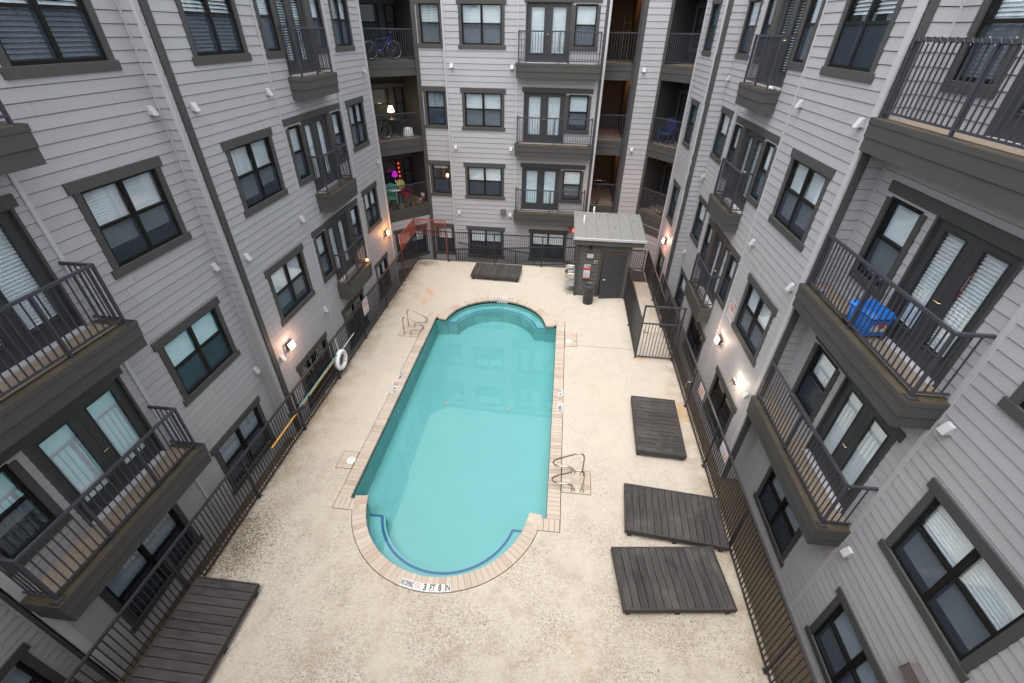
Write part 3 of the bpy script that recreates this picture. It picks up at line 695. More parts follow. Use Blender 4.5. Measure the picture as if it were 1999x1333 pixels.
def crack(pts, w=.007):
    w *= .7
    mb = MB(); P = []
    for a, b in zip(pts, pts[1:]):
        n = max(2, int(math.dist(a, b)/.16))
        for i in range(n): t = i/n; P.append((a[0]+(b[0]-a[0])*t+random.gauss(0, .022), a[1]+(b[1]-a[1])*t+random.gauss(0, .022)))
    P.append(pts[-1])
    for i in range(len(P)-1):
        a, b = P[i], P[i+1]; L = math.dist(a, b) or 1; nx, ny = -(b[1]-a[1])/L, (b[0]-a[0])/L; k = w*random.uniform(.25, .7)
        mb.add([(a[0]+nx*k, a[1]+ny*k, .003), (b[0]+nx*k, b[1]+ny*k, .003), (b[0]-nx*k, b[1]-ny*k, .003), (a[0]-nx*k, a[1]-ny*k, .003)], [(3, 2, 1, 0)])
    put('crack', mb.mesh('crack', 'crack'), I4, DECK)
crack([(-4.5, 5.2), (-5.0, 4.6), (-5.1, 3.6), (-5.6, 2.8)], .008); crack([(-4.95, 6.1), (-5.6, 6.0), (-6.3, 5.6)]); crack([(-1.2, 4.3), (-1.22, 3.2)]); crack([(1.9, 10.0), (2.65, 10.3)]); crack([(3.95, 10.1), (4.4, 10.0)])
crack([(.7, 16.6), (.3, 15.7)], .012); crack([(1.4, 7.1), (1.9, 6.7)]); crack([(2.5, 13.0), (2.7, 11.9), (2.75, 10.9)], .006); crack([(1.5, 3.2), (3.5, 3.3)], .006); crack([(-2.9, 17.1), (-2.7, 18.4)], .005)
boxobj('joint', 1.05, 3.08, 13.72, 13.732, .001, .003, 'soil', DECK)

POOL = thing('swimming_pool', (CX, 10.7, -1.05), 'turquoise swimming pool with round ends and pink stone coping', 'pool')
FZ = -.84
def basin():
    mb = MB(); o = outline(0); n = len(o); zt = -.15
    mb.add([(p[0], p[1], FZ) for p in o]+[(p[0], p[1], zt) for p in o], [((i+1) % n, i, i+n, (i+1) % n+n) for i in range(n)])
    mb.add([(p[0], p[1], FZ) for p in o], [tuple(range(n))])
    return mb.mesh('basin', 'plaster')
put('basin', basin(), I4, POOL)
o_ = outline(.002); n_ = len(o_); mb = MB(); mb.add([(p[0], p[1], -.17) for p in o_]+[(p[0], p[1], -.002) for p in o_], [((i+1) % n_, i, i+n_, (i+1) % n_+n_) for i in range(n_)])
put('waterline_tile', mb.mesh('waterline_tile', 'tile_band'), I4, POOL)
wl = outline(-.001); put('water', (lambda m: (m.add([(p[0], p[1], -.095) for p in wl], [tuple(range(len(wl)))]), m.mesh('water', 'water'))[1])(MB()), I4, None, kind='structure', label='still turquoise pool water')
def bench(cy, sgn, zt):
    r0, r1 = 2.03, 1.63; pts = []; k = 22; yc = cy+sgn*.42
    h0 = math.acos(.42/r0); h1 = math.acos(.42/r1)
    a0 = -math.pi/2 if sgn < 0 else math.pi/2
    pts = [(CX+r0*math.cos(a0-h0+2*h0*i/k), cy+r0*math.sin(a0-h0+2*h0*i/k)) for i in range(k+1)]
    inn = [(CX+r1*math.cos(a0+h1-2*h1*i/k), cy+r1*math.sin(a0+h1-2*h1*i/k)) for i in range(k+1)]
    mb = MB(); n = k+1; N = [(p[0], p[1], zt) for p in pts]; Q = [(p[0], p[1], zt) for p in inn[::-1]]
    mb.add(N+Q, [(i, i+1, n+i+1, n+i) for i in range(k)])
    mb.add(Q+[(p[0], p[1], FZ+.002) for p in Q], [(i, i+1, n+i+1, n+i) for i in range(k)])
    for s in (0, -1): mb.add([N[s], Q[s], (Q[s][0], Q[s][1], FZ+.002), (N[s][0], N[s][1], FZ+.002)], [(0, 1, 2, 3)])
    b = put('bench', mb.mesh('bench', 'plaster'), I4, POOL)
    ra, rb = r1+.05, r1+.115; ha = math.acos(.47/ra); mb = MB(); A = []; Bq = []
    for i in range(k+1):
        a = a0-ha+2*ha*i/k; A.append((CX+ra*math.cos(a), cy+ra*math.sin(a), zt+.006)); Bq.append((CX+rb*math.cos(a), cy+rb*math.sin(a), zt+.006))
    mb.add(A+Bq, [(i, i+1, n+i+1, n+i) for i in range(k)])
    for e, s in ((A[0], 1), (A[-1], -1)):
        sx = 1 if e[0] > CX else -1; x1 = CX+sx*1.97
        mb.add([(e[0], e[1]-.03, zt+.007), (x1, e[1]-.03, zt+.007), (x1, e[1]+.03, zt+.007), (e[0], e[1]+.03, zt+.007)], [(0, 1, 2, 3)])
    put('tile_strip', mb.mesh('tile_strip', 'mosaic_blue'), I4, b)
bench(6.75, -1, -.45); bench(14.65, 1, -.28)
# coping: one object for every stone
def straight_stone(x, y, w, along_x, L=.318):
    me = cached(('cop', round(w, 3), L), lambda: MB().bbox(-w/2+.003, w/2-.003, -L/2, L/2, -.05, .011, .006).mesh('coping_stone', 'coping'))
    put('coping_stone', me, T((x, y, random.uniform(-.001, .002))) @ Matrix.Rotation(0 if along_x else A90, 4, 'Z'), POOL)
for x in (-4.62-.16, .26+.16):
    n = 70; w = (15.02-6.40)/n
    for i in range(n): straight_stone(x, 6.40+w*(i+.5), w, False)
for y, cy in ((6.24, 6.75), (15.18, 14.65)):
    for x0, x1 in ((-4.94, -4.17), (-.19, .58)):
        for i in range(6): straight_stone(x0+(x1-x0)*(i+.5)/6, y, (x1-x0)/6, True)
for cy, s in ((6.75, -1), (14.65, 1)):
    h = math.acos(.19/2.03)-.02; n = 48
    da = 2*h/n; me = None
    for i in range(n):
        a = s*math.pi/2-h+da*(i+.5)
        def wedge():
            m = MB(); r0, r1, e = 2.03, 2.348, .003; k = da/2
            q = [(r0*math.cos(-k)-2.19, r0*math.sin(-k)+e), (r1*math.cos(-k)-2.19, r1*math.sin(-k)+e), (r1*math.cos(k)-2.19, r1*math.sin(k)-e), (r0*math.cos(k)-2.19, r0*math.sin(k)-e)]
            m.prism(q, -.05, .012); return m.mesh('coping_stone', 'coping')
        put('coping_stone', cached('wedge', wedge), T((CX+2.19*math.cos(a), cy+2.19*math.sin(a), random.uniform(-.001, .002))) @ Matrix.Rotation(a, 4, 'Z'), POOL)
# depth markers: white tiles with black print
def marker(x, y, rot, kind, w=.15):
    M = T((x, y, .0145)) @ Matrix.Rotation(rot, 4, 'Z'); h = .165
    t = put('depth_marker', boxmesh('depth_marker', w-.006, h, .008, 'white_tile'), M, POOL)
    up = M @ T((0, 0, .0045))
    if kind == 'no':
        mb = MB(); n = 20; r0, r1 = .042, .053
        for i in range(n):
            a, b = 2*math.pi*i/n, 2*math.pi*(i+1)/n
            mb.add([(r0*math.cos(a), r0*math.sin(a)+.012, .001), (r1*math.cos(a), r1*math.sin(a)+.012, .001), (r1*math.cos(b), r1*math.sin(b)+.012, .001), (r0*math.cos(b), r0*math.sin(b)+.012, .001)], [(0, 1, 2, 3)])
        mb.box(-.045, .045, -.005, .005, 0, .001, 0, T((0, .012, 0)) @ Matrix.Rotation(R(-45), 4, 'Z'))
        put('symbol', mb.mesh('symbol', 'red_ink'), up, t)
        mb = MB(); mb.box(-.004, .008, -.02, .02, 0, .0008, 0, T((0, .01, 0)) @ Matrix.Rotation(R(40), 4, 'Z')); mb.lathe([(0, .0008), (.008, .0008)], 8, 0, (.016, -.012, 0)); put('symbol', mb.mesh('symbol', 'black_ink'), up, t)
    else:
        me = cached(('txt', kind), lambda: text_mesh('lettering', kind, {'NO DIVING': .15}.get(kind, .185), 'black_ink', {'NO DIVING': .265, 'FT': .115, 'IN': .10, '3': .065, '8': .065, '4': .075}[kind], .005 if kind in '348' else .0045))
        put('lettering', me, up, t)
for k, a in (('NO DIVING', -100.4), ('no', -94.6), ('3', -90.4), ('FT', -86.4), ('8', -82.4), ('IN', -78.4)):
    marker(CX+2.265*math.cos(R(a)), 6.75+2.265*math.sin(R(a)), R(a+90), k, .29 if len(k) > 3 else .155)
for k, a in (('NO DIVING', 80.2), ('no', 86.), ('3', 90.2), ('FT', 94.2), ('8', 98.2), ('IN', 102.2)):
    marker(CX+2.265*math.cos(R(a)), 14.65+2.265*math.sin(R(a)), R(a+90), k, .29 if len(k) > 3 else .155)
for k, y in (('NO DIVING', 11.13), ('no', 10.91), ('4', 10.53), ('FT', 10.37)): marker(-4.86, y, -A90, k, .29 if len(k) > 3 else .155)
for k, y in (('NO DIVING', 10.23), ('no', 10.45), ('4', 10.91), ('FT', 11.07)): marker(.50, y, A90, k, .29 if len(k) > 3 else .155)
for x, y in ((-4.86, 10.73), (.49, 10.68)): put('anchor_hole', cached('ah', lambda: MB().lathe([(0, .0125), (.022, .0125), (.024, .004)], 12).mesh('anchor_hole', 'bronze')), T((x, y, 0.001)), POOL)
for i in range(6):
    a = R(83+i*2.2); put('depth_marker', boxmesh('depth_marker', .06, .006, .075, 'white_tile'), T((CX+2.024*math.cos(a), 14.65+2.024*math.sin(a), -.075)) @ Matrix.Rotation(a-A90, 4, 'Z'), POOL)
for x, y in ((-3.30, 10.95), (-1.18, 10.9)): put('drain_cover', cached('dr', lambda: MB().lathe([(0, .02), (.07, .02), (.10, .012), (.10, 0)], 24).mesh('drain_cover', 'vent_white')), T((x, y, FZ+.002)), POOL)
for x, y, q in ((-4.6, 12.9, 0), (-4.6, 9.9, 0)): put('return_fitting', cached('rf', lambda: MB().lathe([(0, .02), (.035, .02), (.05, 0)], 14, 0, M=Matrix.Rotation(A90, 4, 'Y')).mesh('return_fitting', 'white_plastic')), T((x, y, -.4)), POOL)
def pad(x0, x1, y0, y1, nx, ny):
    boxobj('paving_joint', x0-.012, x1+.012, y0-.012, y1+.012, .0008, .003, 'soil', POOL)
    for i in range(nx):
        for j in range(ny):
            a, b = x0+(x1-x0)*i/nx, x0+(x1-x0)*(i+1)/nx; c, d = y0+(y1-y0)*j/ny, y0+(y1-y0)*(j+1)/ny
            boxobj('paving_stone', a+.002, b-.002, c+.002, d-.002, .0032, .0105, 'coping', POOL, bev=.003)
pad(-5.38, -4.962, 7.26, 7.82, 2, 4); pad(.602, 1.05, 13.64, 14.60, 2, 7); pad(.602, 1.34, 7.20, 7.93, 3, 5); pad(-5.72, -4.962, 13.5, 14.26, 3, 5)
def lid(): 
    mb = MB(); mb.lathe([(0, .006), (.115, .006), (.125, 0)], 28); 
    for s in (-1, 1): mb.lathe([(0, .0072), (.014, .0072), (.014, .004)], 10, 1, (.0, s*.06, 0))
    return mb.mesh('skimmer_lid', ['white_plastic', 'bronze'])
for x, y in ((-5.07, 7.53), (.76, 13.95)): put('skimmer_lid', cached('lid', lid), T((x, y, .011)), POOL)

# ------------------------------------------------------------------ grab rails
def grab_rail(loc, mir, label):
    t = thing('grab_rail', (loc[0], loc[1], 0), label, 'handrail', 'stainless pool grab rails')
    P = [(0, 0), (0, .60), (-.02, .70), (-.08, .765), (-.17, .765), (-.30, .70), (-.66, .50), (-.76, .42), (-.78, .33), (-.73, .25), (-.64, .22), (-.50, .22), (-.36, .215), (-.27, .17), (-.235, .09), (-.23, 0)]
    sm = []
    for i in range(len(P)-1):
        a, b = Vector(P[i]), Vector(P[i+1]); sm += [a, (a+b)/2]
    sm.append(Vector(P[-1]))
    me = cached(('grab', mir), lambda: MB().tube([(p.x*mir, 0, p.y+.012) for p in sm], .021, 10).mesh('rail', 'steel_worn'))
    put('rail', me, W[t.name], t)
    for x in (0, -.23*mir): put('flange', cached('flange', lambda: MB().lathe([(.0, .03), (.026, .03), (.04, .022), (.055, .008), (.055, 0)], 16).mesh('flange', 'steel_worn')), W[t.name] @ T((x, 0, .011)), t)
for x, y, m, l in ((1.13, 7.83, 1, 'steel grab rail loop opposite the skimmer lid, the one closer to the shed'), (1.12, 7.29, 1, 'steel grab rail loop opposite the skimmer lid, the one closer to the wooden platforms'),
                   (-5.51, 14.18, -1, 'steel grab rail loop by the life ring fence, the one closer to the red railing'), (-5.50, 13.63, -1, 'steel grab rail loop by the life ring fence, the one closer to the ring')): grab_rail((x, y), m, l)

# ------------------------------------------------------------------ wooden platforms
def platform(cx, cy, rot, label, L=2.26, Wd=1.32, top=.26, n=14):
    t = thing('wooden_platform', (cx, cy, 0), label, 'platform', 'dark wooden platforms on the pool deck', rot); M = W[t.name]
    w = (L-.07)/n
    for i in range(n):
        x = -L/2+.035+w*(i+.5); put('plank', cached('plank', lambda: MB().bbox(-w/2+.0055, w/2-.0055, -Wd/2+.03, Wd/2-.03, -.03, 0, .004).mesh('plank', 'deck_wood')), M @ T((x, 0, top+random.uniform(-.003, .002))) @ Matrix.Rotation(random.choice((0, math.pi)), 4, 'Z'), t)
    for s in (-1, 1):
        boxobj('edge_board', -L/2, L/2, s*(Wd/2-.015)-.014, s*(Wd/2-.015)+.014, top-.125, top+.006, 'deck_wood_edge', t, M, .004)
        boxobj('edge_board', s*(L/2-.016)-.014, s*(L/2-.016)+.014, -Wd/2+.03, Wd/2-.03, top-.125, top+.005, 'deck_wood_edge', t, M, .004)
    for x in (-L/2+.12, 0, L/2-.12):
        for y in (-Wd/2+.075, Wd/2-.075): boxobj('leg', x-.045, x+.045, y-.045, y+.045, 0.001, top-.031, 'deck_wood_edge', t, M)
platform(3.31, 9.70, R(90-2.2+180), 'dark wooden platform between the ramp gate and the two nearly touching platforms')
platform(3.24, 6.73, R(-4.4), 'dark wooden platform with a corner at the fence, almost touching the skewed one')
platform(2.91, 5.19, R(6.9), 'dark wooden platform turned askew on the deck next to the curved pool end')
platform(-2.70, 19.10, R(-1.8), 'dark wooden platform in front of the back fence beside the red railing')
platform(-6.19, 2.93, R(90), 'dark wooden platform pushed against the fence with mildew on the deck beside it')

# ------------------------------------------------------------------ fences
def fence(label, pts, posts, h=1.5, low=.07, post_w=.042, spacing=.102, z=0., zs=None, mat='fence_paint', name='pool_fence', w=.017, cat='fence'):
    t = thing(name, (pts[0][0], pts[0][1], (zs or [z])[0]), label, cat)
    railing(t, pts, z, posts, top=h, low=low, spacing=spacing, mat=mat, w=w, names=('top_rail', 'bottom_rail', 'post', 'picket'), zs=zs); return t
LF = fence('long dark metal fence on which the life ring and the yellow pole hang', [(-6.86, 1.4), (-6.86, 20.28)], [(-6.86, y, 0) for y in (1.42, 3.8, 6.16, 8.47, 10.82, 13.19, 15.55, 17.9, 20.28)], 1.42)
BF = fence('dark metal fence behind the wooden platform at the back of the deck', [(-6.82, 20.28), (.93, 20.28)], [(x, 20.28, 0) for x in (-5.3, -2.98, -.65, .93)], 1.55)
RF = fence('long dark metal fence with two white signs beside three wooden platforms', [(4.41, 1.4), (4.41, 15.4)], [(4.41, y, 0) for y in (1.42, 3.75, 6.14, 8.49, 10.85, 13.25, 15.4)], 1.52)
fence('dark metal fence between the shed corner and the gate', [(3.12, 13.32), (3.12, 17.62)], [(3.12, 15.4, 0), (3.12, 17.6, 0)], 1.52)
fence('dark ramp guard rail along the walkway behind the gate', [(4.38, 15.5), (4.38, 19.3), (4.38, 20.4)], [(4.38, 15.5, 0), (4.38, 17.6, 0), (4.38, 19.3, 0), (4.38, 20.4, 0)], 1.1)
fence('dark outer ramp guard rail below the lit wall lamp', [(4.68, 14.5), (4.68, 18.1)], [(4.68, y, GZ) for y in (14.5, 16.3, 18.1)], 1.75, zs=[GZ, GZ])
fence('dark sloping ramp railing descending towards the stairwell behind the back fence', [(-4.9, 20.78), (-1.0, 20.78)], [(-4.9, 20.78, GZ), (-2.95, 20.78, GZ), (-1.0, 20.78, GZ)], 1.0, zs=[-.2, -.55])
fence('dark sloping ramp railing climbing towards the shed behind the back fence', [(-5.1, 21.05), (1.05, 21.05)], [(-5.1, 21.05, GZ), (-2.0, 21.05, GZ), (1.05, 21.05, GZ)], 1.0, zs=[-.66, -.18])
fence('orange red metal stair railing at the back corner of the court', [(-7.12, 18.75), (-7.12, 21.0), (-5.55, 21.0)], [(-7.12, 18.75, GZ), (-7.12, 21.0, GZ), (-5.55, 21.0, GZ)], 2.5, low=1.75, mat='red_paint', name='stair_railing', spacing=.11, w=.022, zs=[GZ]*3, cat='railing')
fence('dark railing at the foot of the ramp behind the shed', [(3.2, 20.6), (4.3, 20.6)], [(3.2, 20.6, 0), (4.3, 20.6, 0)], 1.0)
# wooden ramp grating lit by the wall lamp
rg = thing('ramp_grating', (3.75, 19.9, 0), 'slatted grating at the end of the walkway behind the shed', 'grating')
for i in range(13): boxobj('slat', 3.2, 4.33, 19.3+i*.085, 19.37+i*.085, .002, .03, 'orange_wood' if 0 else 'deck_wood_edge', rg)
def gate():
    t = thing('fence_gate', (3.12, 13.24, 0), 'dark metal ramp gate with a tall open frame above it', 'gate'); z = 2.12
    for x in (3.12, 4.41): bar('gate_post', (x, 13.24, 0), (x, 13.24, z), .055, 'rail_paint', t)
    bar('header', (3.09, 13.24, z+.02), (4.46, 13.24, z+.02), .05, 'rail_paint', t); bar('top_rail', (3.15, 13.24, 1.47), (4.38, 13.24, 1.47), .04, 'rail_paint', t); bar('bottom_rail', (3.15, 13.24, .08), (4.38, 13.24, .08), .035, 'rail_paint', t)
    for i in range(1, 11): x = 3.15+1.23*i/11; bar('picket', (x, 13.24, .1), (x, 13.24, 1.45), .018, 'rail_paint', t)
    put('latch', MB().box(-.02, .16, -.06, -.02, -.02, .02).box(-.02, .02, -.05, .02, -.09, .06).mesh('latch', 'steel'), T((3.24, 13.24, 1.12)), t)
gate()
# fence signs: white plates with coloured print
def sign(name, M, w, h, blocks, label, cat='sign', frame=None, plate='white_plastic', th=.006):
    t = put(name, boxmesh('plate', w, th, h, plate), M, None, label=label, category=cat)
    for x0, x1, z0, z1, mat in blocks:
        boxobj('print', x0*w, x1*w, -th/2-.0022, -th/2+.001, z0*h, z1*h, mat, t, M)
    if frame:
        for a in ((-w/2-.02, -w/2, -h/2-.02, h/2+.02), (w/2, w/2+.02, -h/2-.02, h/2+.02), (-w/2, w/2, -h/2-.02, -h/2), (-w/2, w/2, h/2, h/2+.02)): boxobj('frame', a[0], a[1], -.02, .005, a[2], a[3], frame, t, M)
    return t
def lines(z0, z1, n, mat, x0=-.42, x1=.42):
    out = []
    for i in range(n):
        z = z1+(z0-z1)*(i+.5)/n; hh = abs(z1-z0)/n*.28; x = x0
        while x < x1-.02:
            l = random.uniform(.05, .16); out.append((x, min(x1, x+l), z-hh, z+hh, mat)); x += l+.03
    return out
warn = [(-.46, .46, .30, .46, 'grey_ink'), (-.46, -.36, .30, .46, 'blue_ink'), (.36, .46, .30, .46, 'blue_ink')]+lines(-.06, .26, 2, 'red_ink', -.40, .40)+lines(-.46, -.12, 4, 'grey_ink')
sign('warning_sign', T((5.085, 11.50, 3.17)) @ Matrix.Rotation(B90, 4, 'Z'), .42, .60, warn, 'white warning sign with red print on the siding below a small balcony')
sign('warning_sign', T((-6.836, 13.61, 1.15)) @ Matrix.Rotation(A90, 4, 'Z'), .46, .60, warn, 'white warning sign with red print on the fence near the life ring')
sign('pool_sign', T((4.385, 10.04, 1.32)) @ Matrix.Rotation(B90, 4, 'Z'), .44, .31, lines(-.42, .42, 3, 'red_ink'), 'white sign with three rows of red print on the fence')
s_ = sign('pool_sign', T((4.385, 7.80, 1.35)) @ Matrix.Rotation(B90, 4, 'Z'), .46, .28, lines(-.42, .42, 4, 'grey_ink', -.44, .12), 'white sign with grey print and a round red symbol on the fence')
put('symbol', MB().tube([(.07*math.cos(2*math.pi*i/16), 0, .07*math.sin(2*math.pi*i/16)) for i in range(16)], .008, 6, 0, True).mesh('symbol', 'red_ink'), W[s_.name] @ T((.14, -.004, 0)), s_)

# ------------------------------------------------------------------ life ring and poles on the left fence
t = thing('life_ring', (-6.81, 11.07, .58), 'white ring buoy hanging on the dark fence', 'life ring')
put('ring', MB().tube([(0, .28*math.cos(2*math.pi*i/28), .28*math.sin(2*math.pi*i/28)) for i in range(28)], .08, 10, 0, True).mesh('ring', 'ring_white'), W[t.name] @ T((.03, 0, 0)), t)
for a in (45, 135, 225, 315): put('rope_loop', MB().tube([(.03+.075*math.cos(2*math.pi*i/10)*1, (.27+.075*math.sin(2*math.pi*i/10))*math.cos(R(a)), (.27+.075*math.sin(2*math.pi*i/10))*math.sin(R(a))) for i in range(10)], .012, 6, 0, True).mesh('rope_loop', 'vent_white'), W[t.name], t)
put('rope', MB().tube([(.03, 0, .33), (.01, .0, .52), (-.02, .02, .84)], .012, 6).mesh('rope', 'ring_white'), W[t.name], t)
t = thing('rescue_pole', (-6.80, 9.6, .8), 'long yellow pole with a white tip along the fence', 'pole')
put('shaft', MB().tube([(-6.80, 7.04, .80), (-6.80, 11.0, .82)], .019, 8).mesh('shaft', 'yellow_pole'), I4, t); put('tip', MB().tube([(-6.80, 11.0, .82), (-6.80, 12.28, .83)], .015, 8).mesh('tip', 'white_plastic'), I4, t)
for y in (8.55, 8.95, 10.9): put('bracket', MB().box(-.07, .06, -.03, .03, -.05, .05).mesh('bracket', 'black_rubber'), T((-6.82, y, .84)), t)
t = thing('skimmer_pole', (-6.80, 9.6, .88), 'pale blue telescopic pole resting beside the yellow pole', 'pole')
put('shaft', MB().tube([(-6.785, 8.45, .885), (-6.785, 11.1, .90)], .016, 8).mesh('shaft', 'blue_pole'), I4, t)
put('brush', MB().box(-.25, .25, -.03, .03, -.02, .03).box(-.25, .25, -.03, .03, .031, .08).mesh('brush', 'black_rubber'), T((-6.78, 8.3, .86)) @ Matrix.Rotation(R(60), 4, 'Z'), t)

# ------------------------------------------------------------------ shed with restroom door
SH = thing('pool_shed', (2.05, 18.7, 0), 'small grey restroom shed with a metal roof and an ajar door', 'shed')
sx0, sx1, sy0, sy1 = .95, 3.10, 17.62, 19.85
SWf = type('X', (), {})(); SWf.e = SH
fw = Wall(SWf, 0, sy0, 0); dz = 2.03
mb = MB(); mb.box(sx0, sx1, .10, sy1-sy0, 0, .01); mb.add([(sx0, 0, 0), (1.86, 0, 0), (1.86, 0, 2.6), (sx0, 0, 2.6)], [(0, 1, 2, 3)]); mb.add([(1.86, 0, 2.1), (2.98, 0, 2.1), (2.98, 0, 2.6), (1.86, 0, 2.6)], [(0, 1, 2, 3)]); mb.add([(2.98, 0, 0), (sx1, 0, 0), (sx1, 0, 2.6), (2.98, 0, 2.6)], [(0, 1, 2, 3)])
mb.box(sx0, sx0+.1, .0, sy1-sy0, 0, 2.6); mb.box(sx1-.1, sx1, .0, sy1-sy0, 0, 2.6); mb.box(sx0+.1, sx1-.1, sy1-sy0-.1, sy1-sy0, 0, 2.6); mb.box(sx0+.1, sx1-.1, .11, .9, 2.45, 2.5, 0)
put('wall', mb.mesh('wall', 'shed_siding'), T((0, sy0, 0)), SH)
for i in range(14):
    z = .02+i*.187
    if z > 2.45: break
    put('siding_board', cached('shb', lambda: BOARD.mesh('siding_board', 'shed_siding')), T((sx0+.1, sy0, z)) @ Matrix.Diagonal((.82, 1, .187, 1)), SH)
    put('siding_board', CACHE['shb'], T((sx0, sy1, z)) @ Matrix.Rotation(-A90, 4, 'Z') @ Matrix.Diagonal((sy1-sy0-.1, 1, .187, 1)), SH)
boxobj('corner_board', sx0-.03, sx0+.10, sy0-.035, sy0, 0, 2.6, 'trim', SH); boxobj('corner_board', sx0-.034, sx0-.0005, sy0, sy0+.10, 0, 2.6, 'trim', SH); boxobj('corner_board', sx1-.10, sx1+.03, sy0-.035, sy0, 0, 2.6, 'shed_siding', SH)
for a in ((1.88, 1.965, 0, 2.12), (2.945, 3.0, 0, 2.12), (1.965, 2.945, 2.045, 2.12)): boxobj('door_frame', a[0], a[1], sy0-.05, sy0+.06, a[2], a[3], 'trim', SH)
DM = T((2.94, sy0-.03, .012)) @ Matrix.Rotation(R(10), 4, 'Z')
d = put('door', MB().box(-.945, 0, -.022, .022, 0, 2.0).mesh('door', 'door_paint'), DM, SH)
put('handle', MB().tube([(-.9, -.02, .93), (-.9, -.07, .93), (-.78, -.07, .93)], .012, 6).lathe([(0, -.03), (.03, -.028), (.03, 0)], 12, 0, c=(0, 0, 0), M=T((-.9, -.022, .93)) @ Matrix.Rotation(A90, 4, 'X')).mesh('handle', 'steel'), DM, d)
l = thing('ceiling_lamp', (2.3, 18.6, 2.40), 'orange lit lamp inside the restroom shed', 'lamp'); put('lens', cached('clens', None), W[l.name], l); point_light('lamp_light', (2.3, 18.6, 2.25), (1, .40, .08), 45, l)
put('bounce_lining', MB().box(sx0+.11, sx1-.11, .95, .98, .012, 2.44).box(1.70, 1.73, .12, .95, .012, 2.44).box(3.02-.04, 3.02-.02, .12, .95, .012, 2.44).mesh('bounce_lining', 'white_plastic'), T((0, sy0, 0)), SH)  # pale panels added inside to catch the lamp light and show its glow
# roof: sloping standing seam sheet
rf = [(.70, 17.42), (3.60, 17.42), (3.60, 19.95), (.70, 19.95)]; zf, zb = 2.70, 2.92
def rz(y): return zf+(zb-zf)*(y-17.42)/2.53
mb = MB(); v = [(x, y, rz(y)) for x, y in rf]+[(x, y, rz(y)+.05) for x, y in rf]; mb.add(v, [(0, 3, 2, 1), (4, 5, 6, 7), (0, 1, 5, 4), (1, 2, 6, 5), (2, 3, 7, 6), (3, 0, 4, 7)])
r_ = put('roof', mb.mesh('roof', 'roof_metal'), I4, SH)
for i in range(7):
    x = .72+i*.476; m = MB(); m.add([(x-.012, 17.43, rz(17.43)+.049), (x+.012, 17.43, rz(17.43)+.049), (x+.012, 19.94, rz(19.94)+.049), (x-.012, 19.94, rz(19.94)+.049), (x-.008, 17.43, rz(17.43)+.078), (x+.008, 17.43, rz(17.43)+.078), (x+.008, 19.94, rz(19.94)+.078), (x-.008, 19.94, rz(19.94)+.078)], [(0, 1, 5, 4), (1, 2, 6, 5), (2, 3, 7, 6), (3, 0, 4, 7), (4, 5, 6, 7)])
    put('seam', m.mesh('seam', 'roof_metal'), I4, r_)
boxobj('gutter', .68, 3.62, 17.36, 17.42, 2.66, 2.755, 'corner_paint', r_, bev=.01); boxobj('fascia_board', .74, 3.55, 17.44, 17.48, 2.44, 2.69, 'shed_siding', r_)
boxobj('soffit', .74, 3.55, 17.48, 17.62, 2.58, 2.60, 'shed_siding', r_); boxobj('fascia_board', .74, .78, 17.48, 19.9, 2.52, 2.69, 'shed_siding', r_)
for x, y, q in ((1.12, 18.75, .36), (1.56, 19.75, .34)): put('vent_pipe', MB().lathe([(.0, q), (.035, q), (.035, 0)], 12).mesh('vent_pipe', 'white_plastic'), T((x, y, rz(y)+.04)), r_)
for i in range(26):
    x, y = random.uniform(.8, 3.4), random.choice((random.uniform(19.2, 19.9), random.uniform(17.6, 19.9))); a = random.uniform(.02, .06)
    put('dead_leaf', cached('dleaf', lambda: MB().prism([(-1, 0), (-.3, .5), (1, .1), (.2, -.5)], 0, .15).mesh('dead_leaf', 'soil')), T((x, y, rz(y)+.051)) @ Matrix.Rotation(random.uniform(0, 6), 4, 'Z') @ Matrix.Scale(a, 4), r_)
t = thing('dome_lamp', (1.43, sy0-.03, 2.27), 'small black dome lamp on the shed wall under the eave', 'lamp'); put('dome', MB().lathe([(0, -.09), (.05, -.075), (.07, -.03), (.07, .03)], 16).mesh('dome', 'black_rubber'), W[t.name] @ T((0, -.03, 0)), t); put('base', MB().box(-.05, .05, -.06, .022, .03, .05).mesh('base', 'bronze'), W[t.name], t)
fy = sy0-.032
sign('framed_notice', T((1.455, fy, 1.91)), .27, .21, lines(-.4, .4, 6, 'grey_ink'), 'framed white notice on the shed wall', frame='black_rubber')
s_ = sign('restroom_sign', T((1.715, fy, 1.665)), .20, .24, [(-.42, .42, -.36, -.30, 'white_plastic')], 'black restroom sign with two white figures beside the shed door', plate='black_rubber')
for x in (-.045, .045): put('figure', MB().lathe([(0, .075), (.012, .07), (.012, .052), (0, .05)], 10, M=I4).box(-.017, .017, -.004, .004, -.02, .048).box(-.011, .011, -.004, .004, -.05, -.02).mesh('figure', 'white_plastic'), W[s_.name] @ T((x, -.006, .01)), s_)
sign('phone_sign', T((1.39, fy, 1.42)), .27, .19, lines(.0, .4, 2, 'blue_ink', -.4, .1)+lines(-.4, 0., 2, 'grey_ink', -.4, .1)+[(.18, .38, -.3, .3, 'black_ink'), (.22, .36, -.18, .18, 'white_plastic')], 'white and blue sign above the red call box')
t = sign('call_box', T((1.385, fy-.04, 1.11)), .27, .36, lines(-.44, .2, 5, 'grey_ink'), 'white and dark red emergency call box on the shed wall', 'call box', th=.08)
boxobj('cap', -.14, .14, -.05, .041, .19, .26, 'red_ink', t, W[t.name]); boxobj('cap', -.14, .14, -.046, .041, -.215, -.182, 'red_ink', t, W[t.name])
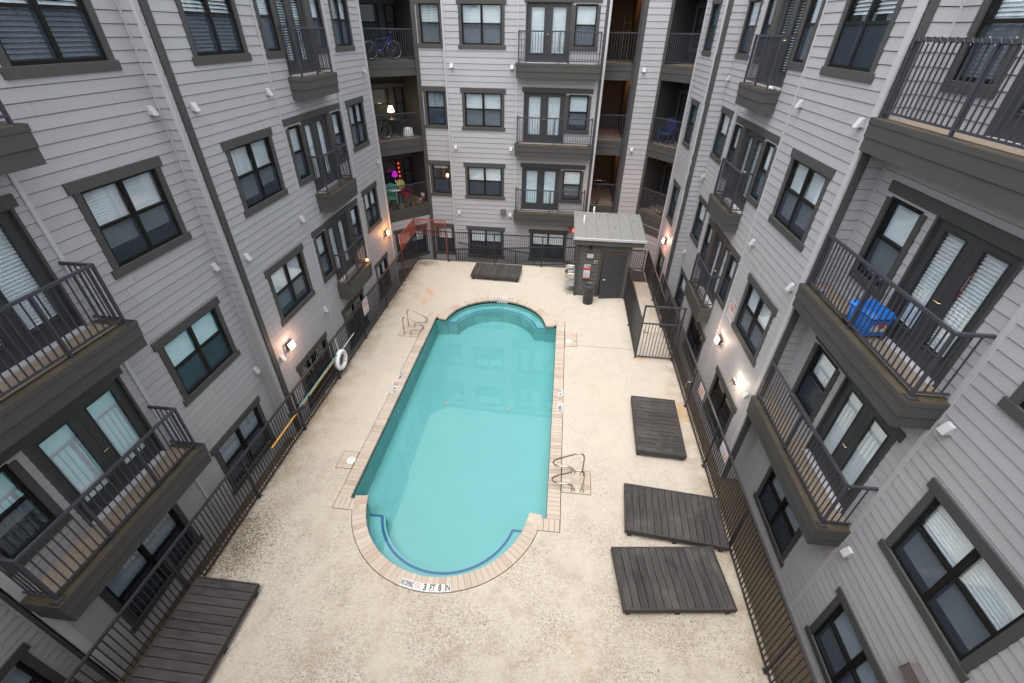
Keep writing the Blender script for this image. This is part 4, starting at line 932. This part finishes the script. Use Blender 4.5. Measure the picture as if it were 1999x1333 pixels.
# drinking fountain on the side of the shed
t = thing('drinking_fountain', (.91, 18.15, .8), 'stainless twin drinking fountain on the side of the shed', 'drinking fountain')
for y, z in ((18.05, .93), (18.55, 1.10)):
    b = put('basin', MB().prism([(0, -.22), (-.30, -.22), (-.40, -.16), (-.43, 0), (-.40, .16), (-.30, .22), (0, .22)][::-1], -.24, -.03).mesh('basin', 'steel'), T((.915, y, z)), t)
    put('bowl', MB().prism([(-.03, -.18), (-.28, -.18), (-.36, -.12), (-.38, 0), (-.36, .12), (-.28, .18), (-.03, .18)][::-1], -.029, -.02).mesh('bowl', 'steel'), T((.915, y, z)), b)
    put('rim', MB().tube([(-.01, -.215, 0), (-.30, -.215, 0), (-.395, -.155, 0), (-.425, 0, 0), (-.395, .155, 0), (-.30, .215, 0), (-.01, .215, 0)], .018, 8).mesh('rim', 'steel'), T((.915, y, z-.02)), b)
    put('spout', MB().tube([(-.06, 0, 0), (-.06, 0, .05), (-.12, 0, .07)], .012, 6).mesh('spout', 'steel'), T((.915, y, z-.02)), b)
put('chiller', MB().prism([(0, -.16), (-.24, -.14), (-.20, .14), (0, .16)][::-1], .28, .69).mesh('chiller', 'vent_white'), T((.915, 18.05, 0)), t)
# trash can
t = thing('trash_can', (1.53, 17.02, 0), 'round dark grey trash can in front of the shed', 'trash can')
put('bin', MB().lathe([(0, .01), (.20, .01), (.215, .0), (.245, .80), (.262, .80), (.262, .85), (.235, .85), (.225, .8), (.195, .06), (0, .06)], 28).mesh('bin', 'grey_plastic'), W[t.name], t)
for a in (20, 200): put('handle', MB().tube([(.245, -.08, .66), (.30, -.08, .66), (.31, 0, .64), (.30, .08, .66), (.245, .08, .66)], .014, 6).mesh('handle', 'grey_plastic'), W[t.name] @ Matrix.Rotation(R(a), 4, 'Z'), t)
put('rim', MB().tube([(.25*math.cos(2*math.pi*i/28), .25*math.sin(2*math.pi*i/28), .85) for i in range(28)], .014, 6, 0, True).mesh('rim', 'grey_plastic'), W[t.name], t)

# ------------------------------------------------------------------ wall lamps
def wall_lamp(M, label, watts, glow, col, kind='wedge', lit=True):
    t = thing('wall_lamp', M.translation, label, 'wall lamp', 'wall lamps of the court'); M = M @ Matrix.Scale(.88, 4); W[t.name] = M; t.matrix_world = M
    if kind == 'wedge':
        mb = MB(); mb.add([(-.15, 0, -.13), (.15, 0, -.13), (.15, 0, .13), (-.15, 0, .13), (-.15, -.17, -.13), (.15, -.17, -.13), (.15, -.11, .09), (-.15, -.11, .09)],
                          [(7, 6, 2, 3), (0, 4, 7, 3), (1, 2, 6, 5), (0, 1, 5, 4)])
        put('housing', cached('whouse', lambda: mb.mesh('housing', 'brown_lamp')), M, t)
        m2 = MB(); m2.add([(-.14, -.168, -.125), (.14, -.168, -.125), (.14, -.112, .082), (-.14, -.112, .082)], [(0, 1, 2, 3)]); m2.box(-.15, .15, -.178, -.165, -.13, -.115, 1); put('lens', cached(('wlens', glow), lambda: m2.mesh('lens', [glow, 'brown_lamp'])), M, t)
        if lit: point_light('lamp_light', M @ Vector((0, -.26, -.02)), col, watts, t, .08)
    else:
        put('housing', MB().lathe([(.0, 0), (.11, 0), (.11, .05), (.08, .09), (.03, .16), (.03, .2)], 16, 0, M=Matrix.Rotation(R(120), 4, 'X')).box(-.05, .05, -.03, .0, -.05, .1).mesh('housing', 'brown_lamp'), M @ T((0, -.16, 0)), t)
        put('lens', MB().lathe([(0, -.005), (.10, -.005), (.10, .0)], 16, 0, M=Matrix.Rotation(R(120), 4, 'X')).mesh('lens', glow), M @ T((0, -.162, -.002)), t)
        put('arm', MB().tube([(0, .0, 0), (0, -.08, .02)], .02, 6).mesh('arm', 'brown_lamp'), M, t)
        point_light('lamp_light', M @ Vector((0, -.33, -.12)), col, watts, t, .1)
RotL, RotR = Matrix.Rotation(A90, 4, 'Z'), Matrix.Rotation(B90, 4, 'Z')
wall_lamp(T((-7.285, 9.48, 2.27)) @ RotL, 'lit wedge wall lamp above the window next to the downspout corner', 11, 'lamp_glow', (1, .55, .38))
wall_lamp(T((-7.475, 18.05, 2.25)) @ RotL, 'orange lit wall lamp at the end of the wing next to the red railing', 14, 'lamp_orange', (1, .38, .10))
wall_lamp(T((4.825, 19.35, 2.08)) @ RotR, 'pink lit wall lamp above the walkway beside the shed', 20, 'lamp_glow', (1, .42, .26))
wall_lamp(T((5.095, 11.53, 2.14)) @ RotR, 'lit wedge wall lamp below the warning sign on the siding', 9, 'lamp_glow', (1, .68, .48))
wall_lamp(T((5.095, 9.63, 2.10)) @ RotR, 'bright round flood lamp beside the vent hood', 7, 'flood_glow', (1, .82, .58), 'flood')
wall_lamp(T((-2.69, 21.475, 2.28)), 'unlit dark wall lamp on the siding behind the back fence', 0, 'brown_lamp', (1, 1, 1), lit=False)
wall_lamp(T((5.575, 3.10, 2.16)) @ RotR, 'unlit brown wall lamp next to a ground floor window', 0, 'brown_lamp', (1, 1, 1), lit=False)
t = thing('string_light', (-6.95, 14.60, 2.55), 'small orange lamp clipped to the rail of a narrow balcony', 'lamp'); put('bulb', MB().lathe([(0, -.04), (.035, -.02), (.035, .02), (0, .04)], 10).mesh('bulb', 'lamp_orange'), W[t.name] @ T((.03, .0, 0)), t); put('clip', MB().box(-.03, .03, -.02, .02, .03, .08).mesh('clip', 'bronze'), W[t.name] @ T((.02, 0, 0)), t); point_light('lamp_light', (-6.88, 14.64, 2.55), (1, .35, .08), 3, t, .03)
t = thing('exit_sign', (.74, 21.44, 1.52), 'small red lit sign on the siding beside the shed roof', 'sign'); put('plate', MB().box(-.14, .14, -.03, .03, -.1, .1).mesh('plate', 'red_paint'), W[t.name], t); put('face', MB().box(.0, .13, -.034, -.031, -.09, .09).mesh('face', 'exit_red'), W[t.name], t)

# ------------------------------------------------------------------ balcony belongings
def bicycle(M, label, paint, group=None):
    t = thing('bicycle', M.translation, label, 'bicycle', group); W[t.name] = M; t.matrix_world = M
    r = .33
    for x in (-.52, .52):
        w = put('wheel', cached('tyre', lambda: MB().tube([(r*math.cos(2*math.pi*i/32), 0, r*math.sin(2*math.pi*i/32)) for i in range(32)], .022, 8, 0, True).mesh('wheel', 'black_rubber')), M @ T((x, 0, r+.02)), t)
        def sp():
            mb = MB(); mb.tube([(.30*math.cos(2*math.pi*i/32), 0, .30*math.sin(2*math.pi*i/32)) for i in range(32)], .010, 6, 0, True)
            for k in range(14): a = 2*math.pi*k/14; mb.tube([(0, .012*(-1)**k, 0), (.3*math.cos(a), 0, .3*math.sin(a))], .0022, 4)
            mb.tube([(0, -.04, 0), (0, .04, 0)], .02, 8); return mb.mesh('rim', 'steel')
        put('rim', cached('rim', sp), M @ T((x, 0, r+.02)), w)
    z = r+.02; hd = (.38, 0, z+.42); bb = (-.06, 0, z-.06); st = (-.20, 0, z+.38)
    mb = MB()
    for a, b, q in ((hd, st, .017), (hd, bb, .02), (st, bb, .017), ((.36, 0, z+.54), (.40, 0, z+.36), .02)): mb.tube([a, b], q, 8)
    for s in (-1, 1): mb.tube([(-.52, s*.05, z), bb], .010, 6); mb.tube([(-.52, s*.05, z), st], .009, 6); mb.tube([(.40, s*.05, z+.36), (.52, s*.05, z)], .013, 6)
    put('frame', mb.mesh('frame', paint), M, t)
    put('handlebar', MB().tube([(.30, -.30, z+.60), (.36, -.1, z+.60), (.36, .1, z+.60), (.30, .30, z+.60)], .013, 8).tube([(.36, 0, z+.52), (.36, 0, z+.60)], .015, 8).mesh('handlebar', 'steel'), M, t)
    put('saddle', MB().prism([(-.16, -.08), (.0, -.05), (.13, -.02), (.13, .02), (.0, .05), (-.16, .08)], 0, .05).tube([(0, 0, 0), (.03, 0, -.14)], .013, 6).mesh('saddle', 'black_rubber'), M @ T((-.22, 0, z+.50)), t)
    put('crank', MB().lathe([(.075, -.004), (.085, -.004), (.085, .004), (.075, .004)], 20, 0, M=Matrix.Rotation(A90, 4, 'X')).tube([(0, -.05, 0), (.09, -.05, -.14)], .01, 6).tube([(0, .05, 0), (-.09, .05, .14)], .01, 6).mesh('crank', 'steel'), M @ T(bb), t)
bm = lambda wall, u, d, n: wall.M @ T((u, d, FL(n)+.003))
bicycle(bm(BL, .78, .26, 4), 'blue bicycle parked on the topmost corner balcony', 'bike_blue')
bicycle(bm(BL, .05, .45, 3) @ Matrix.Rotation(R(12), 4, 'Z'), 'dark bicycle with a thin wheel on the corner balcony with the table lamp', 'bike_dark')
bicycle(T((1.98, 23.4, FL(2)+.003)) @ Matrix.Rotation(R(82), 4, 'Z'), 'dark bicycle standing on the stairwell landing', 'bike_dark')
bicycle(bm(BR, .55, .42, 2) @ Matrix.Rotation(R(-8), 4, 'Z'), 'dark bicycle on the corner balcony above the walkway', 'bike_dark')
def chair(M, label, mat, cat='chair', wood=False):
    t = thing('balcony_chair', M.translation, label, cat); W[t.name] = M; t.matrix_world = M
    for x in (-.24, .24):
        for y in (-.22, .22): boxobj('leg', x-.022, x+.022, y-.022, y+.022, 0, .60 if y < 0 else .44, mat, t, M)
        boxobj('armrest', x-.035, x+.035, -.26, .26, .60, .63, mat, t, M)
    boxobj('seat', -.25, .25, -.24, .24, .40, .44, mat, t, M)
    for i in range(5): boxobj('slat', -.25+i*.104, -.17+i*.104, .235, .265, .46, 1.0+.03*(2-abs(i-2)), mat, t, M)
    return t
chair(bm(BL, 1.22, .75, 2) @ Matrix.Rotation(R(20), 4, 'Z'), 'dark red wooden chair on the balcony crowded with flower pots', 'chair_red')
chair(bm(BL, .45, .60, 2) @ Matrix.Rotation(R(-30), 4, 'Z'), 'turquoise chair on the balcony crowded with flower pots', 'turquoise')
chair(bm(BR, .42, .55, 3) @ Matrix.Rotation(R(10), 4, 'Z'), 'blue folding chair on the corner balcony of the middle floor', 'chair_blue')
def small_table(M, label, top, mat, r=.36):
    t = thing('side_table', M.translation, label, 'table'); W[t.name] = M; t.matrix_world = M
    put('table_top', MB().lathe([(0, .70), (r, .70), (r, .735), (0, .735)], 20).mesh('table_top', top), M, t)
    for a in range(4): q = math.pi/4+a*math.pi/2; put('leg', MB().tube([(r*.8*math.cos(q), r*.8*math.sin(q), 0), (r*.6*math.cos(q), r*.6*math.sin(q), .70)], .018, 6).mesh('leg', mat), M, t)
small_table(bm(BL, .78, .90, 2), 'small table with a white cloth on the balcony with flower pots', 'cloth_white', 'turquoise')
small_table(bm(BL, 1.22, 1.15, 3), 'dark table carrying the lit lamp on the corner balcony', 'bike_dark', 'bike_dark', .40)
def table_lamp(p, label, glow, col, watts):
    t = thing('table_lamp', p, label, 'lamp')
    put('shade', MB().lathe([(.075, .52), (.15, .28)], 20).mesh('shade', glow), W[t.name], t); put('base', MB().lathe([(0, 0), (.08, 0), (.08, .02), (.02, .05), (.035, .12), (.015, .2), (.015, .36), (0, .36)], 14).mesh('base', 'brass'), W[t.name], t)
    if watts: point_light('lamp_light', (p[0], p[1], p[2]+.40), col, watts, t, .05)
v3 = lambda wall, u, d, z: tuple(wall.M @ Vector((u, d, z)))
table_lamp(v3(BL, 1.22, 1.15, FL(3)+.736), 'lit table lamp with a cream shade on the dark table', 'shade_glow', (1, .7, .35), 2.5)
table_lamp(v3(BL, 1.12, 1.42, FL(2)+.9), 'purple glowing lamp in the balcony with flower pots', 'purple_glow', (.8, .05, .8), .25)
t = thing('plant_stand', v3(BL, 1.12, 1.42, FL(2)), 'tall stand under the purple lamp', 'stand'); put('stand', MB().lathe([(0, 0), (.16, 0), (.16, .02), (.03, .04), (.03, .87), (.14, .88), (.14, .899), (0, .899)], 14).mesh('stand', 'bike_dark'), W[t.name], t)
t = thing('string_light', v3(BL, 1.48, 1.60, FL(2)+1.2), 'hanging string of red bulbs at the rear of the balcony with flower pots', 'string light')
put('cable', MB().tube([(0, 0, -.35), (.01, 0, .3), (0, 0, 1.2)], .006, 5).mesh('cable', 'bike_dark'), W[t.name], t)
for i in range(5): put('bulb', cached('bulb', lambda: MB().lathe([(0, -.045), (.03, -.01), (.02, .03), (0, .04)], 8).mesh('bulb', 'red_bulb')), W[t.name] @ T((random.uniform(-.02, .02), -.03, -.3+i*.2)), t)
t = thing('wicker_shield', v3(BL, 1.02, .66, FL(2)+.735), 'round painted wicker hat shape standing behind the red chair', 'decoration')
put('disc', MB().lathe([(0, .02), (.12, .05), (.2, .02), (.24, 0), (.2, -.02), (0, -.02)], 22, 0, M=T((0, 0, .24)) @ Matrix.Rotation(R(75), 4, 'X')).mesh('disc', 'wicker'), W[t.name] @ Matrix.Rotation(aBL, 4, 'Z'), t)
put('stand', MB().tube([(0, .05, .1), (0, .10, -.732)], .02, 6).mesh('stand', 'bike_dark'), W[t.name] @ Matrix.Rotation(aBL, 4, 'Z'), t)
def leafy(n, spread, h, lw):
    mb = MB()
    for i in range(n):
        a = random.uniform(0, 6.28); r0 = random.uniform(0, spread*.3); r1 = random.uniform(.4, 1)*spread; z = random.uniform(.5, 1)*h; w = lw*random.uniform(.6, 1.2)
        c, s = math.cos(a), math.sin(a); px, py = -s*w, c*w
        mb.add([(r0*c, r0*s, 0), ((r0+r1)/2*c+px, (r0+r1)/2*s+py, z*.7), (r1*c, r1*s, z), ((r0+r1)/2*c-px, (r0+r1)/2*s-py, z*.7)], [(0, 1, 2, 3)])
    return mb
def pot(u, d, r, h, mat, label, plant=('leaf', 30, .14, .22, .018)):
    p = v3(BL, u, d, FL(2)); t = thing('flower_pot', p, label, 'flower pot', 'flower pots on the corner balcony')
    put('pot', MB().lathe([(0, 0), (r*.7, 0), (r*.95, h*.82), (r*1.06, h*.82), (r*1.06, h), (r*.9, h), (r*.88, h*.9)], 16).mesh('pot', mat), W[t.name], t); put('soil', MB().lathe([(0, h*.9), (r*.89, h*.9)], 16).mesh('soil', 'soil'), W[t.name], t)
    if plant: put('foliage', leafy(*plant[1:]).mesh('foliage', plant[0]), W[t.name] @ T((0, 0, h*.9)), t)
pot(.30, .20, .09, .17, 'terracotta', 'terracotta pot with grassy leaves beside the turquoise chair'); pot(.52, .20, .10, .12, 'bike_dark', 'low dark pot with bushy green leaves behind the railing', ('leaf', 60, .20, .20, .03))
pot(.95, .22, .10, .17, 'terracotta', 'terracotta pot with spiky leaves in front of the red chair', ('leaf', 40, .18, .25, .02)); pot(1.20, .22, .09, .14, 'chair_blue', 'small blue glazed pot with leaves behind the railing', ('leaf', 30, .14, .18, .02))
pot(1.50, .25, .08, .16, 'terracotta', 'terracotta pot with a single bright green shrub', ('leaf', 40, .12, .24, .03)); pot(1.92, .20, .085, .36, 'terracotta', 'tall orange pot with pale dried flowers by the post', ('cloth_white', 34, .15, .22, .02)); pot(1.78, .20, .06, .28, 'white_plastic', 'tall white pot next to the orange one', None)
pot(.05, .25, .11, .2, 'bike_dark', 'dark pot with reddish brown foliage by the wall end', ('wicker', 50, .2, .6, .03))
t = thing('floor_cushion', v3(BL, 1.70, .60, FL(3)), 'white patterned cushion on the corner balcony floor', 'cushion'); put('cushion', MB().lathe([(0, 0), (.22, .0), (.24, .08), (.20, .36), (.14, .40), (0, .41)], 18).mesh('cushion', 'cloth_white'), W[t.name], t)
t = thing('tall_stool', v3(BL, 1.75, 1.30, FL(3)), 'dark stool beside the lamp table', 'stool')
put('seat', MB().lathe([(0, .52), (.2, .52), (.2, .56), (0, .56)], 16).mesh('seat', 'bike_dark'), W[t.name], t)
for a in range(4): q = a*math.pi/2; put('leg', MB().tube([(.19*math.cos(q), .19*math.sin(q), 0), (.13*math.cos(q), .13*math.sin(q), .52)], .018, 6).mesh('leg', 'bike_dark'), W[t.name], t)
t = thing('shelf_unit', v3(BR, 1.15, 1.25, FL(3)), 'orange wooden shelf against the rear wall of the middle corner balcony', 'shelf')
put('case', MB().box(-.28, -.25, -.12, .15, 0, 1.75).box(.25, .28, -.12, .15, 0, 1.75).box(-.25, .25, .12, .15, 0, 1.75).mesh('case', 'orange_wood'), W[t.name] @ Matrix.Rotation(aBR, 4, 'Z'), t)
for i in range(6): put('shelf', MB().box(-.25, .25, -.12, .12, 0, .025).mesh('shelf', 'orange_wood' if i != 3 else 'white_plastic'), W[t.name] @ Matrix.Rotation(aBR, 4, 'Z') @ T((0, 0, .05+i*.33)), t)
t = thing('ladder', (2.35, 23.6, FL(4)), 'dull yellow ladder leaning in the top stairwell landing', 'ladder')
for x in (-.15, .15): put('side_rail', MB().tube([(x, 0, .003), (x, .35, 1.7)], .02, 6).mesh('side_rail', 'ladder_yellow'), W[t.name], t)
for i in range(5): put('rung', MB().tube([(-.15, .35*(i+1)/6, 1.7*(i+1)/6), (.15, .35*(i+1)/6, 1.7*(i+1)/6)], .014, 6).mesh('rung', 'ladder_yellow'), W[t.name], t)
# blue cooler on the right balcony
M = T((5.33, 7.02, FL(3)+.003)) @ Matrix.Rotation(R(-82), 4, 'Z')
t = thing('cooler', M.translation, 'blue wheeled cooler standing on a balcony behind railings', 'cooler'); W[t.name] = M; t.matrix_world = M
def taper(w0, d0, w1, d1, z0, z1, b=.03):
    mb = MB(); ring = lambda w, d, z: [(sx*(w-(b if k else 0)), sy*(d-(0 if k else b)), z) for sx, sy, k in ((-1, -1, 0), (-1, -1, 1), (1, -1, 1), (1, -1, 0), (1, 1, 0), (1, 1, 1), (-1, 1, 1), (-1, 1, 0))]
    a, c = ring(w0, d0, z0), ring(w1, d1, z1); mb.add(a+c, [(i, (i+1) % 8, (i+1) % 8+8, i+8) for i in range(8)]+[tuple(range(8, 16)), tuple(range(7, -1, -1))]); return mb
put('body', taper(.25, .17, .285, .20, .05, .37).mesh('body', 'cooler_blue'), M, t); put('seal', taper(.28, .195, .28, .195, .371, .40).mesh('seal', 'black_rubber'), M, t)
ld = put('lid', taper(.30, .215, .25, .17, .401, .475).mesh('lid', 'cooler_blue'), M, t)
for x in (-.13, 0, .13): boxobj('rib', x-.012, x+.012, -.15, .15, .475, .483, 'cooler_blue', ld, M)
for y in (-.15, .15): put('wheel', MB().lathe([(0, -.025), (.075, -.025), (.08, 0), (.075, .025), (0, .025)], 18, 0, M=Matrix.Rotation(A90, 4, 'X')).mesh('wheel', 'black_rubber'), M @ T((-.235, y, .079)), t)
put('tow_handle', MB().tube([(-.27, -.1, .3), (-.31, -.1, .62), (-.31, .1, .62), (-.27, .1, .3)], .013, 6).mesh('tow_handle', 'black_rubber'), M, t)
boxobj('badge', .265, .278, -.12, .12, .15, .27, 'white_plastic', t, M); boxobj('badge', .277, .284, -.04, .07, .22, .31, 'red_ink', t, M)
t = thing('hand_cart', (5.50, 6.85, FL(3)+.003), 'small dark cart leaning by the glazed door behind the cooler', 'cart'); put('frame', MB().tube([(0, -.12, 0), (.06, -.12, .75), (.06, .12, .75), (0, .12, 0)], .014, 6).tube([(-.02, -.12, .02), (-.02, .12, .02)], .014, 6).mesh('frame', 'black_rubber'), W[t.name], t)
t = thing('small_box', (5.22, 8.35, FL(3)+.002), 'small blue box left at the end of the balcony floor', 'box'); put('box', MB().bbox(-.06, .06, -.045, .045, 0, .06, .006).mesh('box', 'blue_ink'), W[t.name], t); put('label_patch', MB().box(-.03, .03, -.02, .02, .0605, .062).mesh('label_patch', 'white_plastic'), W[t.name], t)

# ------------------------------------------------------------------ small finishing things
t = thing('door_pennant', (5.66, 6.22, FL(3)+1.35), 'dark red and white pennant hung inside a glazed balcony door above the cooler', 'pennant'); M = W[t.name] @ RotR
put('cloth', MB().box(-.075, .075, -.004, .004, -.19, .19).mesh('cloth', 'red_ink'), M, t); put('panel', MB().box(-.065, .065, -.006, -.0045, -.09, .13).mesh('panel', 'cloth_white'), M, t)
put('lettering', text_mesh('lettering', 'AM', .11, 'red_ink', .17, .004), M @ T((0, -.0075, .02)) @ Matrix.Rotation(A90, 4, 'X') @ Matrix.Rotation(A90, 4, 'Z'), t)
t = thing('card', (-5.58, 21.75, FL(3)+.66), 'bright blue card standing inside the narrow window above the balcony corner', 'card'); put('card', MB().box(-.13, .13, -.004, .004, 0, .17).mesh('card', 'cooler_blue'), W[t.name], t); put('stand', MB().box(-.02, .02, .004, .05, 0, .08).mesh('stand', 'cooler_blue'), W[t.name], t)
t = thing('pendant_lamp', (-5.50, 21.95, FL(2)+1.35), 'orange lamp glowing inside the narrow window beside the flower pot balcony', 'lamp'); put('bulb', MB().lathe([(0, -.07), (.05, -.04), (.055, .02), (.02, .09), (0, .1)], 12).mesh('bulb', 'lamp_orange'), W[t.name], t); put('cord', MB().tube([(0, 0, .09), (0, 0, .55)], .006, 5).mesh('cord', 'bike_dark'), W[t.name], t); point_light('lamp_light', (-5.50, 21.93, FL(2)+1.2), (1, .4, .1), .8, t, .04)
t = thing('light_cable', (5.11, 7.0, FL(4)+1.07), 'dark cable of fairy lights wound along the topmost balcony rail', 'fairy lights')
put('cable', MB().tube([(5.11+.034*math.cos(i*.9), 8.60-i*.022, FL(4)+1.07+.034*math.sin(i*.9)) for i in range(150)], .007, 5).mesh('cable', 'bike_dark'), I4, t)
for i in range(24): put('bulb', cached('fbulb', lambda: MB().lathe([(0, -.016), (.011, 0), (0, .016)], 6).mesh('bulb', 'grey_ink')), T((5.11+.045*math.cos(i*2.1), 8.55-i*.135, FL(4)+1.07+.045*math.sin(i*2.1))), t)
t = thing('spot_lamp', (4.80, 12.96, FL(4)+.03), 'small white spot lamp with a dangling cable at a balcony edge', 'lamp'); put('head', MB().lathe([(0, 0), (.035, 0), (.045, .10), (0, .10)], 12, 0, M=Matrix.Rotation(R(100), 4, 'Y')).mesh('head', 'white_plastic'), W[t.name] @ T((.02, 0, .02)), t); put('cable', MB().tube([(.05, -.02, .03), (.12, -.08, -.03), (.25, -.09, -.04), (.33, -.06, .08)], .008, 6).mesh('cable', 'white_plastic'), W[t.name], t)
t = thing('gate_handle', (4.36, 10.95, .80), 'bent metal gate handle on the fence near the red printed sign', 'handle'); put('lever', MB().tube([(.04, 0, .1), (-.08, 0, .1), (-.08, 0, -.12), (.04, 0, -.12)], .016, 6).mesh('lever', 'steel_worn'), W[t.name], t); put('plate', MB().box(.02, .045, -.05, .05, -.16, .16).mesh('plate', 'rail_paint'), W[t.name], t)
mb = MB()
for i in range(60):
    x, y = random.uniform(-6.6, 4.2), random.uniform(2.2, 19.8)
    if -5.6 < x < 1.4 and 4.0 < y < 17.3: continue
    a = random.uniform(.012, .035); q = random.uniform(0, 6.28); c, n = math.cos(q)*a, math.sin(q)*a
    mb.add([(x-c, y-n, .004), (x-n*.4, y+c*.4, .010), (x+c, y+n, .004), (x+n*.4, y-c*.4, .006)], [(0, 1, 2, 3)])
put('fallen_leaves', mb.mesh('fallen_leaves', 'soil'), I4, None, kind='stuff', label='small dark leaves scattered over the concrete deck', category='leaves')
